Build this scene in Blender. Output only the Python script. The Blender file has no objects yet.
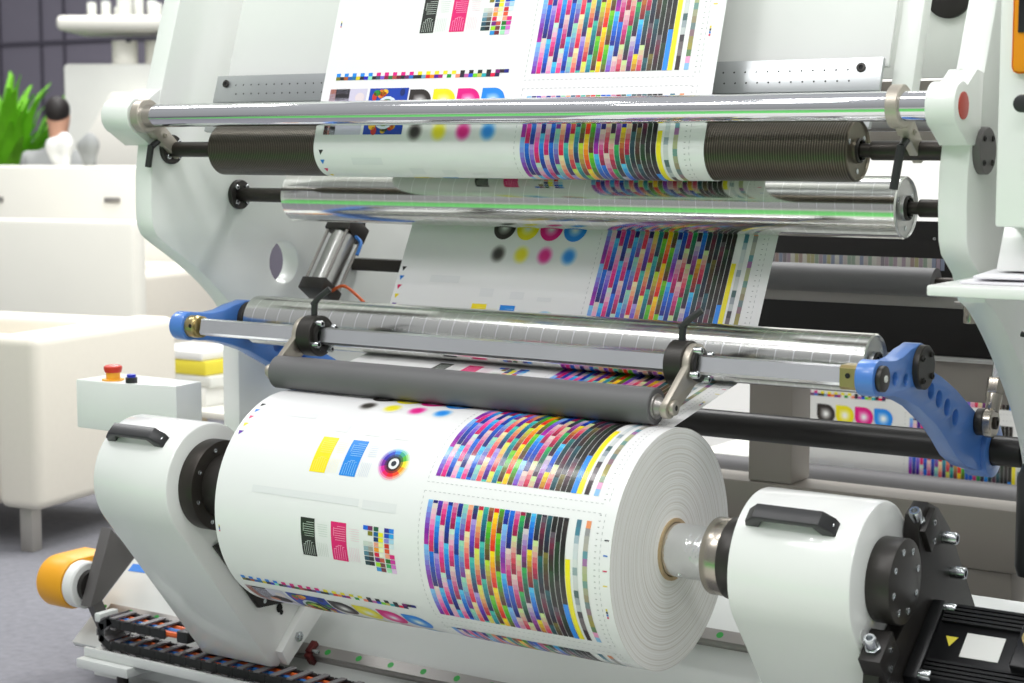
import bpy, bmesh, math, random
from mathutils import Vector, Matrix
rnd = random.Random(7)
PI = math.pi
SC = bpy.context.scene
COL = SC.collection

# ------------------------------------------------------------------ camera
F_PX, YAW, PITCH = 1800.0, math.radians(34.0), math.atan(196 / 1800)
CAM = Vector((1.76544, -3.19082, 1.5))
FW = Vector((-math.sin(YAW) * math.cos(PITCH), math.cos(YAW) * math.cos(PITCH), -math.sin(PITCH)))
RT = Vector((math.cos(YAW), math.sin(YAW), 0))
UP = RT.cross(FW)
cam = bpy.data.cameras.new('camera')
camo = bpy.data.objects.new('camera', cam)
COL.objects.link(camo)
camo.matrix_world = Matrix((( RT.x, UP.x, -FW.x, CAM.x), (RT.y, UP.y, -FW.y, CAM.y), (RT.z, UP.z, -FW.z, CAM.z), (0, 0, 0, 1)))
cam.sensor_width = 36.0
cam.lens = 36.0 * F_PX / 1024
cam.clip_end = 100
cam.dof.use_dof = True
cam.dof.focus_distance = 4.0
cam.dof.aperture_fstop = 4.5
SC.camera = camo


def far(px, py, depth):
    """A point of the far hall, from its bearing and its distance."""
    return CAM + (FW + RT * ((px - 512) / F_PX) - UP * ((py - 341.5) / F_PX)) * depth


# ------------------------------------------------------------------ materials
def lin(c):
    r = []
    for v in c[:3]:
        v = v / 255.0
        r.append(v / 12.92 if v <= 0.04045 else ((v + 0.055) / 1.055) ** 2.4)
    return (r[0], r[1], r[2], 1.0)


MATS = {}


def mat(name, rgb, rough=0.5, metal=0.0, var=0.05, scale=6.0, bump=0.0, coat=0.0, emit=None, spec=0.5):
    m = bpy.data.materials.new(name)
    m.use_nodes = True
    nt = m.node_tree
    b = nt.nodes['Principled BSDF']
    tc = nt.nodes.new('ShaderNodeTexCoord')
    no = nt.nodes.new('ShaderNodeTexNoise')
    no.inputs['Scale'].default_value = scale
    no.inputs['Detail'].default_value = 4
    nt.links.new(tc.outputs['Object'], no.inputs['Vector'])
    mx = nt.nodes.new('ShaderNodeMix')
    mx.data_type = 'RGBA'
    c = lin(rgb)
    mx.inputs['A'].default_value = tuple(min(1, v * (1 - var)) for v in c[:3]) + (1,)
    mx.inputs['B'].default_value = tuple(min(1, v * (1 + var)) for v in c[:3]) + (1,)
    nt.links.new(no.outputs['Fac'], mx.inputs['Factor'])
    nt.links.new(mx.outputs['Result'], b.inputs['Base Color'])
    b.inputs['Roughness'].default_value = rough
    b.inputs['Metallic'].default_value = metal
    b.inputs['Coat Weight'].default_value = coat
    b.inputs['Coat Roughness'].default_value = 0.06
    b.inputs['Specular IOR Level'].default_value = spec
    if bump:
        bp = nt.nodes.new('ShaderNodeBump')
        bp.inputs['Strength'].default_value = bump
        bp.inputs['Distance'].default_value = 0.002
        nt.links.new(no.outputs['Fac'], bp.inputs['Height'])
        nt.links.new(bp.outputs['Normal'], b.inputs['Normal'])
    if emit:
        b.inputs['Emission Color'].default_value = c
        b.inputs['Emission Strength'].default_value = emit
    MATS[name] = m
    return m


def math_node(nt, op, a, b=None):
    n = nt.nodes.new('ShaderNodeMath')
    n.operation = op
    for i, v in enumerate((a, b)):
        if v is None:
            continue
        if isinstance(v, (int, float)):
            n.inputs[i].default_value = v
        else:
            nt.links.new(v, n.inputs[i])
    return n.outputs[0]


mat('white_paint', (235, 236, 233), 0.22, coat=0.35, var=0.015)
mat('white_frame', (229, 232, 227), 0.33, coat=0.15, var=0.02)
mat('white_cover', (222, 224, 220), 0.5, var=0.02)
mat('white_bed', (215, 218, 214), 0.3, coat=0.2, var=0.04, scale=3)
mat('chrome', (225, 226, 228), 0.09, 1.0, var=0.02)
mat('satin_steel', (190, 190, 188), 0.28, 1.0, var=0.05, scale=30)
mat('flat_bar', (232, 233, 235), 0.25, 1.0, var=0.12, scale=5)
mat('dark_steel', (62, 58, 54), 0.42, 0.75, var=0.08)
mat('olive_steel', (112, 106, 92), 0.35, 0.8)
mat('black_steel', (52, 49, 46), 0.4, 0.35, var=0.1)
mat('black_plate', (38, 35, 33), 0.45, 0.25, var=0.1)
mat('black_plastic', (42, 42, 43), 0.38, var=0.05)
mat('motor_black', (20, 20, 22), 0.33, 0.2, var=0.08)
mat('hole_black', (14, 14, 14), 0.8)
mat('rubber', (98, 97, 98), 0.55, var=0.06, scale=9)
mat('shaft_black', (30, 28, 27), 0.4, 0.2)
mat('clamp_steel', (178, 170, 158), 0.38, 0.55, var=0.06)
mat('nickel', (170, 163, 152), 0.25, 0.95, var=0.06)
mat('brass', (178, 160, 112), 0.3, 0.9, var=0.08)
mat('zinc', (196, 200, 202), 0.25, 1.0, var=0.06, scale=60)
mat('blue_paint', (74, 124, 200), 0.34, coat=0.25, var=0.03)
mat('cardboard', (176, 152, 116), 0.75, var=0.1, scale=40)
mat('orange', (236, 146, 6), 0.4)
mat('yellow', (240, 168, 26), 0.42, var=0.03)
mat('yellow_button', (244, 176, 50), 0.4)
mat('red_button', (206, 52, 30), 0.35)
mat('blue_button', (32, 50, 190), 0.35)
mat('screen', (24, 25, 28), 0.12)
mat('sticker_white', (222, 222, 218), 0.5)
mat('sticker_yellow', (222, 206, 60), 0.5)
mat('sticker_green', (40, 150, 60), 0.5)
mat('sticker_blue', (28, 120, 214), 0.5)
mat('red_block', (92, 24, 22), 0.5)
mat('grey_plate', (98, 95, 94), 0.5, 0.2)
mat('beam_paint', (150, 143, 136), 0.45, var=0.05)
mat('perforated', (186, 189, 190), 0.36, 0.8, var=0.05, scale=14)
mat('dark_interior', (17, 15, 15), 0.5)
mat('steel_plain', (158, 154, 150), 0.35, 0.6)
mat('leather', (228, 222, 208), 0.5, var=0.02, bump=0.15, scale=40)
mat('steel_leg', (176, 172, 165), 0.4, 0.6)
mat('carpet', (128, 128, 134), 0.95, var=0.25, scale=35, bump=0.6)
mat('green_carpet', (112, 208, 112), 0.9, var=0.1, scale=20)
mat('wall_grey', (128, 123, 136), 0.8, var=0.04)
mat('wall_white', (232, 231, 226), 0.7, var=0.02)
mat('seam', (80, 76, 88), 0.8)
mat('cream', (226, 224, 214), 0.5, var=0.02)
mat('cream_grey', (212, 213, 206), 0.5)
mat('leaf', (120, 196, 40), 0.5, var=0.35, scale=5)
mat('pot', (70, 66, 62), 0.6)
mat('hair', (28, 22, 20), 0.6)
mat('skin', (198, 150, 124), 0.55)
mat('cloth_grey', (150, 152, 150), 0.9, var=0.15, scale=12)
mat('cloth_white', (226, 226, 222), 0.9)
mat('tan', (206, 188, 150), 0.6)
mat('cable_orange', (214, 92, 28), 0.5)
mat('cable_blue', (40, 112, 190), 0.5)
mat('chain_black', (26, 26, 27), 0.5)
mat('slat_grey', (104, 102, 103), 0.5)
mat('paper_plain', (234, 233, 236), 0.5)
mat('lilac', (206, 196, 214), 0.6)
mat('copper_red', (188, 72, 60), 0.4, 0.4)


def print_mat():
    m = bpy.data.materials.new('printed_paper')
    m.use_nodes = True
    nt = m.node_tree
    b = nt.nodes['Principled BSDF']
    a = nt.nodes.new('ShaderNodeAttribute')
    a.attribute_name = 'ink'
    nt.links.new(a.outputs['Color'], b.inputs['Base Color'])
    b.inputs['Roughness'].default_value = 0.34
    b.inputs['Coat Weight'].default_value = 0.3
    b.inputs['Coat Roughness'].default_value = 0.08
    no = nt.nodes.new('ShaderNodeTexNoise')
    tc = nt.nodes.new('ShaderNodeTexCoord')
    no.inputs['Scale'].default_value = 6
    nt.links.new(tc.outputs['Object'], no.inputs['Vector'])
    bp = nt.nodes.new('ShaderNodeBump')
    bp.inputs['Strength'].default_value = 0.06
    bp.inputs['Distance'].default_value = 0.01
    nt.links.new(no.outputs['Fac'], bp.inputs['Height'])
    nt.links.new(bp.outputs['Normal'], b.inputs['Normal'])
    MATS['printed_paper'] = m


print_mat()


def axis_mats():
    # spirally scribed aluminium (object X is the roller's axis)
    def spiral(name, rgb, rough, pitch, width, dark, lead=1.0, metal=1.0):
        m = bpy.data.materials.new(name)
        m.use_nodes = True
        nt = m.node_tree
        b = nt.nodes['Principled BSDF']
        tc = nt.nodes.new('ShaderNodeTexCoord')
        sp = nt.nodes.new('ShaderNodeSeparateXYZ')
        nt.links.new(tc.outputs['Object'], sp.inputs[0])
        ang = math_node(nt, 'DIVIDE', math_node(nt, 'ARCTAN2', sp.outputs['Y'], sp.outputs['Z']), 2 * PI / lead)
        v = math_node(nt, 'ADD', math_node(nt, 'DIVIDE', sp.outputs['X'], pitch), ang)
        fr = math_node(nt, 'FRACT', v)
        line = math_node(nt, 'LESS_THAN', fr, width)
        mx = nt.nodes.new('ShaderNodeMix')
        mx.data_type = 'RGBA'
        mx.inputs['A'].default_value = lin(rgb)
        mx.inputs['B'].default_value = lin(dark)
        nt.links.new(line, mx.inputs['Factor'])
        nt.links.new(mx.outputs['Result'], b.inputs['Base Color'])
        b.inputs['Metallic'].default_value = metal
        b.inputs['Roughness'].default_value = rough
        MATS[name] = m
    spiral('aluminium', (218, 218, 214), 0.15, 0.042, 0.035, (250, 250, 250))
    spiral('aluminium_fine', (216, 216, 212), 0.2, 0.042, 0.05, (250, 250, 250), lead=-1.0)
    # ribbed dark roller
    m = bpy.data.materials.new('ribbed_steel')
    m.use_nodes = True
    nt = m.node_tree
    b = nt.nodes['Principled BSDF']
    tc = nt.nodes.new('ShaderNodeTexCoord')
    sp = nt.nodes.new('ShaderNodeSeparateXYZ')
    nt.links.new(tc.outputs['Object'], sp.inputs[0])
    w = math_node(nt, 'ADD', math_node(nt, 'MULTIPLY', math_node(nt, 'SINE', math_node(nt, 'MULTIPLY', sp.outputs['X'], 2 * PI / 0.0056)), 0.5), 0.5)
    mx = nt.nodes.new('ShaderNodeMix')
    mx.data_type = 'RGBA'
    mx.inputs['A'].default_value = lin((58, 54, 46))
    mx.inputs['B'].default_value = lin((104, 98, 86))
    nt.links.new(w, mx.inputs['Factor'])
    nt.links.new(mx.outputs['Result'], b.inputs['Base Color'])
    b.inputs['Metallic'].default_value = 0.85
    b.inputs['Roughness'].default_value = 0.34
    bp = nt.nodes.new('ShaderNodeBump')
    bp.inputs['Strength'].default_value = 0.5
    bp.inputs['Distance'].default_value = 0.0015
    nt.links.new(w, bp.inputs['Height'])
    nt.links.new(bp.outputs['Normal'], b.inputs['Normal'])
    MATS['ribbed_steel'] = m
    # wound paper end: rings about the X axis
    m = bpy.data.materials.new('wound_paper')
    m.use_nodes = True
    nt = m.node_tree
    b = nt.nodes['Principled BSDF']
    tc = nt.nodes.new('ShaderNodeTexCoord')
    sp = nt.nodes.new('ShaderNodeSeparateXYZ')
    nt.links.new(tc.outputs['Object'], sp.inputs[0])
    r = math_node(nt, 'SQRT', math_node(nt, 'ADD', math_node(nt, 'POWER', sp.outputs['Y'], 2.0), math_node(nt, 'POWER', sp.outputs['Z'], 2.0)))
    n1 = nt.nodes.new('ShaderNodeTexNoise')
    n1.noise_dimensions = '1D'
    n1.inputs['Scale'].default_value = 260
    n1.inputs['Detail'].default_value = 4
    n2 = nt.nodes.new('ShaderNodeTexNoise')
    n2.inputs['Scale'].default_value = 3
    nt.links.new(tc.outputs['Object'], n2.inputs['Vector'])
    rr = math_node(nt, 'ADD', r, math_node(nt, 'MULTIPLY', n2.outputs['Fac'], 0.012))
    nt.links.new(rr, n1.inputs['W'])
    cr = nt.nodes.new('ShaderNodeValToRGB')
    cr.color_ramp.elements[0].position = 0.34
    cr.color_ramp.elements[0].color = lin((212, 208, 200))
    cr.color_ramp.elements[1].position = 0.58
    cr.color_ramp.elements[1].color = lin((236, 235, 232))
    nt.links.new(n1.outputs['Fac'], cr.inputs['Fac'])
    nt.links.new(cr.outputs['Color'], b.inputs['Base Color'])
    b.inputs['Roughness'].default_value = 0.7
    bp = nt.nodes.new('ShaderNodeBump')
    bp.inputs['Strength'].default_value = 0.25
    bp.inputs['Distance'].default_value = 0.001
    nt.links.new(n1.outputs['Fac'], bp.inputs['Height'])
    nt.links.new(bp.outputs['Normal'], b.inputs['Normal'])
    MATS['wound_paper'] = m
    # collet: wrapped crinkled film over steel
    m = mat('collet', (232, 233, 234), 0.16, 0.9, var=0.15, scale=26, bump=1.0)
    m.node_tree.nodes['Bump'].inputs['Distance'].default_value = 0.005


axis_mats()

# ------------------------------------------------------------------ object helpers
WLOC = {}


def thing(name, label, cat, loc=(0, 0, 0), group=None, kind=None):
    o = bpy.data.objects.new(name, None)
    o.empty_display_size = 0.05
    COL.objects.link(o)
    o.location = loc
    WLOC[o] = Vector(loc)
    o['label'] = label
    o['category'] = cat
    if group:
        o['group'] = group
    if kind:
        o['kind'] = kind
    return o


def tag(o, label, cat, group=None, kind=None):
    o['label'] = label
    o['category'] = cat
    if group:
        o['group'] = group
    if kind:
        o['kind'] = kind
    return o


def build(name, bm, mats, parent=None, loc=None, label=None, sharp=35, smooth=True):
    """Link a bmesh (world coordinates) as one object whose origin is LOC (or its parent's)."""
    me = bpy.data.meshes.new(name)
    bm.normal_update()
    base = Vector(loc) if loc is not None else (WLOC[parent].copy() if parent is not None else Vector((0, 0, 0)))
    bmesh.ops.translate(bm, verts=bm.verts, vec=-base)
    bm.to_mesh(me)
    bm.free()
    if isinstance(mats, str):
        mats = [mats]
    for m in mats:
        me.materials.append(MATS[m])
    if smooth:
        me.polygons.foreach_set('use_smooth', [True] * len(me.polygons))
        me.set_sharp_from_angle(angle=math.radians(sharp))
    o = bpy.data.objects.new(name, me)
    COL.objects.link(o)
    if parent is not None:
        o.parent = parent
        o.location = base - WLOC[parent]
    else:
        o.location = base
    WLOC[o] = base
    if label:
        o['label'] = label
    return o


def struct(name, bm, m):
    o = build(name, bm, m)
    o['kind'] = 'structure'
    return o


def dup(root, loc, label=None, rz=None):
    r = root.copy()
    COL.objects.link(r)
    r.location = loc
    if rz is not None:
        r.rotation_euler.z = rz
    if label:
        r['label'] = label
    for ch in list(root.children):
        c = ch.copy()
        COL.objects.link(c)
        c.parent = r
        for g in list(ch.children):
            d = g.copy()
            COL.objects.link(d)
            d.parent = c
    return r


# ------------------------------------------------------------------ shape helpers (world coordinates)
def new():
    return bmesh.new()


def merge(bm, tmp, mi=0):
    for f in tmp.faces:
        f.material_index = mi
    me = bpy.data.meshes.new('tmp')
    tmp.to_mesh(me)
    tmp.free()
    bm.from_mesh(me)
    bpy.data.meshes.remove(me)


def box(bm, lo, hi, bev=0.0, mi=0, rot=None, pivot=None, seg=2):
    t = bmesh.new()
    lo, hi = Vector(lo), Vector(hi)
    c, s = (lo + hi) / 2, hi - lo
    bmesh.ops.create_cube(t, size=1.0, matrix=Matrix.Translation(c) @ Matrix.Diagonal((s.x, s.y, s.z, 1)))
    if bev:
        bmesh.ops.bevel(t, geom=list(t.edges), offset=bev, segments=seg, affect='EDGES', profile=0.5)
    if rot is not None:
        p = Vector(pivot) if pivot is not None else c
        bmesh.ops.transform(t, verts=t.verts, matrix=Matrix.Translation(p) @ rot @ Matrix.Translation(-p))
    merge(bm, t, mi)


def frame_of(axis):
    w = Vector(axis).normalized()
    h = Vector((0, 0, 1)) if abs(w.z) < 0.9 else Vector((0, 1, 0))
    u = h.cross(w).normalized()
    return u, w.cross(u), w


def lathe(bm, o, axis, prof, seg=48, mi=0, phase=0.0):
    o = Vector(o)
    u, v, w = frame_of(axis)
    rings = []
    for t, r in prof:
        if r <= 1e-7:
            rings.append([bm.verts.new(o + w * t)])
        else:
            rings.append([bm.verts.new(o + w * t + u * (r * math.cos(2 * PI * i / seg + phase)) + v * (r * math.sin(2 * PI * i / seg + phase))) for i in range(seg)])
    for a, b in zip(rings, rings[1:]):
        if len(a) == 1 and len(b) == 1:
            continue
        for i in range(seg):
            j = (i + 1) % seg
            if len(a) == 1:
                f = bm.faces.new((a[0], b[j], b[i]))
            elif len(b) == 1:
                f = bm.faces.new((a[i], a[j], b[0]))
            else:
                f = bm.faces.new((a[i], a[j], b[j], b[i]))
            f.material_index = mi


def cyl(bm, p0, p1, r, r1=None, bev=0.0, seg=32, mi=0):
    p0, p1 = Vector(p0), Vector(p1)
    L = (p1 - p0).length
    r1 = r if r1 is None else r1
    b = min(bev, L * 0.45, r * 0.6)
    if b > 0:
        pr = [(0, 0), (0, r - b), (b * 0.3, r - b * 0.3), (b, r), (L - b, r1), (L - b * 0.3, r1 - b * 0.3), (L, r1 - b), (L, 0)]
    else:
        pr = [(0, 0), (0, r), (L, r1), (L, 0)]
    lathe(bm, p0, p1 - p0, pr, seg, mi)


def bolt(bm, p, axis, r, h, mi=0, mi_dark=None, hexa=False):
    """Socket-head cap screw (or hexagon head) standing on P."""
    if hexa:
        lathe(bm, p, axis, [(0, r), (h * 0.9, r), (h, r * 0.8), (h, 0)], 6, mi)
        return
    lathe(bm, p, axis, [(0, r), (h * 0.88, r), (h, r * 0.85), (h, r * 0.52), (h * 0.55, r * 0.52)], 16, mi)
    lathe(bm, p, axis, [(h * 0.55, r * 0.52), (h * 0.55, 0)], 16, mi if mi_dark is None else mi_dark)


def screw(name, p, axis, r, h, m, parent, hexa=False):
    bm = bmesh.new()
    bolt(bm, p, axis, r, h, 0, 1, hexa)
    return build(name, bm, [m, 'hole_black'], parent)


def prism(bm, pts, O, U, V, W, t0, t1, bev=0.0, mi=0):
    """Polygon PTS in the (U, V) plane at O, extruded from t0 to t1 along W."""
    t = bmesh.new()
    O, U, V, W = Vector(O), Vector(U), Vector(V), Vector(W)
    vs = [t.verts.new(O + U * a + V * b + W * t0) for a, b in pts]
    f = t.faces.new(vs)
    r = bmesh.ops.extrude_face_region(t, geom=[f])
    nv = [g for g in r['geom'] if isinstance(g, bmesh.types.BMVert)]
    bmesh.ops.translate(t, verts=nv, vec=W * (t1 - t0))
    bmesh.ops.recalc_face_normals(t, faces=t.faces)
    if bev:
        big = [e for e in t.edges if len(e.link_faces) == 2 and any(len(q.verts) == len(pts) for q in e.link_faces) and len(pts) != 4]
        if len(pts) == 4:
            big = list(t.edges)
        bmesh.ops.bevel(t, geom=big, offset=bev, segments=2, affect='EDGES', profile=0.5)
    merge(bm, t, mi)


YZ = ((0, 0, 0), (0, 1, 0), (0, 0, 1), (1, 0, 0))


def slab(bm, pts, x0, x1, bev=0.0, mi=0):
    prism(bm, pts, *YZ, x0, x1, bev, mi)


def plate_curve(bm, outline, holes, x0, x1, bev, mi=0):
    """A plate in the YZ plane with round holes [(y, z, r)], from x0 to x1."""
    cu = bpy.data.curves.new('tmp', 'CURVE')
    cu.dimensions = '2D'
    cu.fill_mode = 'BOTH'

    def ring(pts):
        s = cu.splines.new('POLY')
        s.points.add(len(pts) - 1)
        for p, q in zip(s.points, pts):
            p.co = (q[0], q[1], 0, 1)
        s.use_cyclic_u = True
    ring(outline)
    for (y, z, r) in holes:
        ring([(y + r * math.cos(2 * PI * i / 32), z + r * math.sin(2 * PI * i / 32)) for i in range(32)])
    cu.extrude = (x1 - x0) / 2 - bev
    cu.bevel_depth = bev
    cu.bevel_resolution = 1
    cu.offset = -bev
    o = bpy.data.objects.new('tmp', cu)
    COL.objects.link(o)
    bpy.context.view_layer.update()
    me = bpy.data.meshes.new_from_object(o.evaluated_get(bpy.context.evaluated_depsgraph_get()))
    bpy.data.objects.remove(o)
    bpy.data.curves.remove(cu)
    me.transform(Matrix(((0, 0, 1, (x0 + x1) / 2), (1, 0, 0, 0), (0, 1, 0, 0), (0, 0, 0, 1))))
    t = bmesh.new()
    t.from_mesh(me)
    bpy.data.meshes.remove(me)
    bmesh.ops.remove_doubles(t, verts=t.verts, dist=1e-5)
    merge(bm, t, mi)


def pipe(bm, pts, r, seg=12, mi=0):
    pts = [Vector(p) for p in pts]
    rings = []
    n = None
    for i, p in enumerate(pts):
        d = (pts[min(i + 1, len(pts) - 1)] - pts[max(i - 1, 0)]).normalized()
        if n is None:
            n = d.orthogonal().normalized()
        n = (n - d * n.dot(d)).normalized()
        b = d.cross(n)
        rings.append([bm.verts.new(p + n * (r * math.cos(2 * PI * k / seg)) + b * (r * math.sin(2 * PI * k / seg))) for k in range(seg)])
    for a, b in zip(rings, rings[1:]):
        for k in range(seg):
            f = bm.faces.new((a[k], a[(k + 1) % seg], b[(k + 1) % seg], b[k]))
            f.material_index = mi
    for ring, rev in ((rings[0], True), (rings[-1], False)):
        f = bm.faces.new(list(reversed(ring)) if rev else ring)
        f.material_index = mi


def spline(pts, n=8):
    """Catmull-Rom through PTS (tuples of any dimension)."""
    out = []
    for i in range(len(pts) - 1):
        p0, p1, p2, p3 = pts[max(i - 1, 0)], pts[i], pts[i + 1], pts[min(i + 2, len(pts) - 1)]
        for k in range(n):
            t = k / n
            out.append(tuple(0.5 * (2 * b + (c - a) * t + (2 * a - 5 * b + 4 * c - d) * t * t + (3 * b - a - 3 * c + d) * t ** 3) for a, b, c, d in zip(p0, p1, p2, p3)))
    out.append(tuple(pts[-1]))
    return out


def arc(cy, cz, r, a0, a1, n=24):
    return [(cy + r * math.cos(math.radians(a0 + (a1 - a0) * i / n)), cz + r * math.sin(math.radians(a0 + (a1 - a0) * i / n))) for i in range(n + 1)]


# ------------------------------------------------------------------ axes of the machine (Y, Z)
ROLL, ROLL_R = (0.0, 0.6765), 0.25
R1, R1R = (0.20, 1.49), 0.0635
R2, R2R = (0.455, 1.368), 0.067
R3, R3R = (0.302, 1.05), 0.063
NIPR = 0.0388
NIP = (0.015, 0.6765 + math.sqrt((0.25 + NIPR + 0.0016) ** 2 - 0.015 ** 2))
BAR = (0.10, 1.5745)
FLAT = (0.089, 1.049)
PIV = (0.735, 0.818)
WEB0, WEB1 = -1.03, 0.0

# ------------------------------------------------------------------ the print
PERIOD = 0.64


def ramp(*cols):
    return [tuple(c) for c in cols]


RA = {
    'lb': ramp((122, 190, 240), (120, 150, 226), (128, 90, 200), (128, 20, 158), (170, 10, 160)),
    'bp': ramp((226, 210, 200), (240, 170, 200), (240, 100, 180), (226, 20, 130), (200, 0, 90)),
    'lv': ramp((170, 150, 220), (120, 90, 205), (90, 40, 180), (70, 10, 120)),
    'cb': ramp((70, 190, 236), (20, 130, 226), (0, 86, 200), (10, 30, 140)),
    'mn': ramp((196, 226, 208), (236, 170, 200), (232, 60, 140), (190, 0, 100)),
    'bn': ramp((0, 110, 220), (0, 80, 190), (10, 50, 150), (14, 20, 110)),
    'mt': ramp((150, 214, 180), (120, 180, 200), (110, 110, 190), (120, 40, 140)),
    'cs': ramp((244, 226, 170), (244, 170, 130), (236, 80, 100), (216, 0, 60)),
    'tn': ramp((70, 190, 176), (20, 140, 160), (10, 90, 120), (50, 20, 100)),
    'yr': ramp((220, 230, 90), (230, 190, 100), (220, 120, 90), (196, 20, 60)),
    'lt': ramp((60, 180, 160), (0, 130, 140), (10, 90, 120), (20, 40, 90)),
    'yb': ramp((190, 220, 40), (190, 170, 60), (160, 110, 60), (120, 40, 40)),
    'og': ramp((255, 220, 0), (250, 170, 0), (240, 100, 0), (226, 20, 10)),
    'gr': ramp((120, 200, 20), (60, 170, 30), (100, 110, 30), (90, 40, 30)),
    'pt': ramp((226, 200, 190), (214, 140, 170), (200, 40, 120), (150, 10, 70)),
    'gg': ramp((200, 220, 150), (220, 160, 150), (210, 60, 90), (150, 0, 60)),
    'gt': ramp((40, 170, 80), (20, 120, 90), (30, 70, 60), (60, 20, 60)),
    'pu': ramp((206, 196, 200), (160, 130, 190), (150, 60, 150), (90, 20, 90)),
    'oy': ramp((236, 210, 20), (200, 140, 30), (160, 60, 40), (120, 10, 30)),
    'tk': ramp((30, 110, 110), (20, 80, 80), (30, 60, 70), (30, 26, 50)),
    'dt': ramp((30, 90, 100), (16, 60, 70), (20, 40, 60), (30, 20, 40)),
    'dm': ramp((90, 80, 90), (110, 30, 60), (60, 16, 40), (40, 30, 30)),
    'do': ramp((120, 110, 50), (80, 66, 40), (70, 36, 30), (40, 20, 24)),
    'dg': ramp((30, 60, 36), (22, 44, 26), (26, 30, 22), (20, 18, 18)),
    'dk': ramp((50, 44, 40), (34, 30, 30), (24, 22, 22), (18, 16, 18)),
    'bk': ramp((30, 28, 30), (24, 22, 22), (18, 17, 18), (22, 20, 22)),
}
COLS = [('lb', 'lb'), ('bn', 'bp'), ('lv', 'cb'), ('mn', 'bp'), ('cb', 'bn'), ('pt', 'mn'), ('bn', 'cb'), ('mt', 'mt'), ('cs', 'cs'), ('tn', 'lv'), ('yr', 'yr'),
        ('lt', 'tn'), ('yb', 'gr'), ('og', 'og'), ('gr', 'gr'), ('cb', 'lb'), ('bn', 'pt'), ('pt', 'gg'), ('gg', 'gt'), ('gt', 'pu'), ('cb', 'oy'), ('tk', 'gg'),
        ('dt', 'dm'), ('dt', 'do'), ('dg', 'dm'), ('dk', 'dg'), ('bk', 'dk'), ('bk', 'bk')]
OFFS = [0, 3, 2, 1, 3, 1, 2, 0, 1, 2, 3, 0, 2, 3, 1, 2, 0, 1, 3, 2, 0, 1, 3, 0, 2, 1, 3, 0]


def chart(R, s0, s1):
    """One chart block from s0 to s1."""
    u0, pitch, gap = 0.578, 0.0127, 0.0013
    for i, (a, b) in enumerate(COLS[:27]):
        x0, x1 = u0 + i * pitch, u0 + (i + 1) * pitch - gap
        cells = []
        for r_ in (RA[a], RA[b]):
            for c_, d_ in zip(r_, r_[1:] + r_[-1:]):
                cells.append(c_)
                if d_ is not c_:
                    cells.append(tuple((m_ + n_) * 0.5 for m_, n_ in zip(c_, d_)))
        h = 0.0112
        k = OFFS[i] * 2
        s = s0
        first = h * (0.35 + 0.6 * ((i * 37) % 11) / 11)
        while s < s1 - 1e-6:
            e = min(s1, s + first)
            first = h
            R(x0, x1, s, e, cells[k % len(cells)])
            k += 1
            s = e
    # the last dark column ends in sky blue, then yellow, greys
    x = u0 + 26 * pitch
    sm = s0 + (s1 - s0) * 0.66
    R(x, x + pitch - gap, sm, s1, (30, 140, 240), 2)
    x += pitch
    R(x, x + pitch - gap, s0 + (s1 - s0) * 0.3, s1, (248, 232, 20))
    x += pitch * 1.35
    greys = [(70, 120, 140), (70, 130, 150), (160, 180, 190), (206, 212, 214), (206, 214, 216), (214, 218, 216), (150, 165, 170), (206, 210, 208), (206, 210, 206), (70, 100, 100), (150, 160, 166),
             (190, 196, 196), (66, 60, 66), (110, 100, 104), (120, 110, 112), (50, 34, 40), (52, 38, 40)]
    n = len(greys)
    for k, c in enumerate(greys):
        R(x, x + pitch * 0.85, s0 + (s1 - s0) * k / n, s0 + (s1 - s0) * (k + 1) / n, c)
    x += pitch * 1.75
    warm = [(236, 150, 100), (150, 150, 150), (170, 168, 160), (176, 172, 160), (100, 150, 160), (160, 110, 160), (176, 176, 140), (170, 176, 130), (110, 150, 140), (160, 160, 130), (150, 140, 110),
            (110, 130, 130), (140, 110, 120), (150, 140, 80), (160, 150, 70), (100, 130, 90), (236, 160, 200), (140, 190, 230)]
    n = len(warm)
    for k, c in enumerate(warm):
        R(x, x + pitch * 0.85, s0 + (s1 - s0) * k / n, s0 + (s1 - s0) * (k + 1) / n, c)
    # dashed outline
    g = (176, 178, 178)
    a, b, t, e = 0.562, 0.998, s0 - 0.018, s1 + 0.014
    d = 0.006
    n = int((b - a) / d)
    for k in range(0, n, 2):
        R(a + k * d, a + (k + 1) * d, t, t + 0.0011, g)
        R(a + k * d, a + (k + 1) * d, e, e + 0.0011, g)
    n = int((e - t) / d)
    for k in range(0, n, 2):
        R(a, a + 0.0012, t + k * d, t + (k + 1) * d, g)
        R(b, b + 0.0012, t + k * d, t + (k + 1) * d, g)
        R(b - 0.012, b - 0.008, t + (k + 0.5) * d, t + (k + 0.5) * d + 0.0014, (150, 150, 150))


def lined_box(R, P, u0, u1, s0, s1, c, lc):
    """Solid ink with fine reversed lines: straight in the upper half, fanned arcs in the lower."""
    R(u0, u1, s0, s1, c)
    h, w = s1 - s0, u1 - u0
    L = 2
    for k in range(7):
        s = s0 + h * (0.1 + 0.058 * k)
        cut = w * (0.2 + 0.5 * max(0, 0.5 - abs(k - 2.5) * 0.02) * (1 if k < 1 else 0) + 0.012 * k)
        R(u0 + cut, u1 - w * 0.04, s, s + 0.0011, lc, L)
    R(u0 + w * 0.18, u0 + w * 0.21, s0 + h * 0.14, s0 + h * 0.36, lc, L)
    for k in range(6):
        f = (k + 0.5) / 6
        u = u0 + w * (0.08 + 0.84 * f)
        top = s0 + h * (0.58 + 0.3 * (f - 0.5) ** 2 * 4 * 0.5)
        R(u, u + 0.0011, top, s1 - h * 0.03, lc, L)
        if k < 5:
            R(u, u + w * 0.14, top, top + 0.0011, lc, L)


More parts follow.
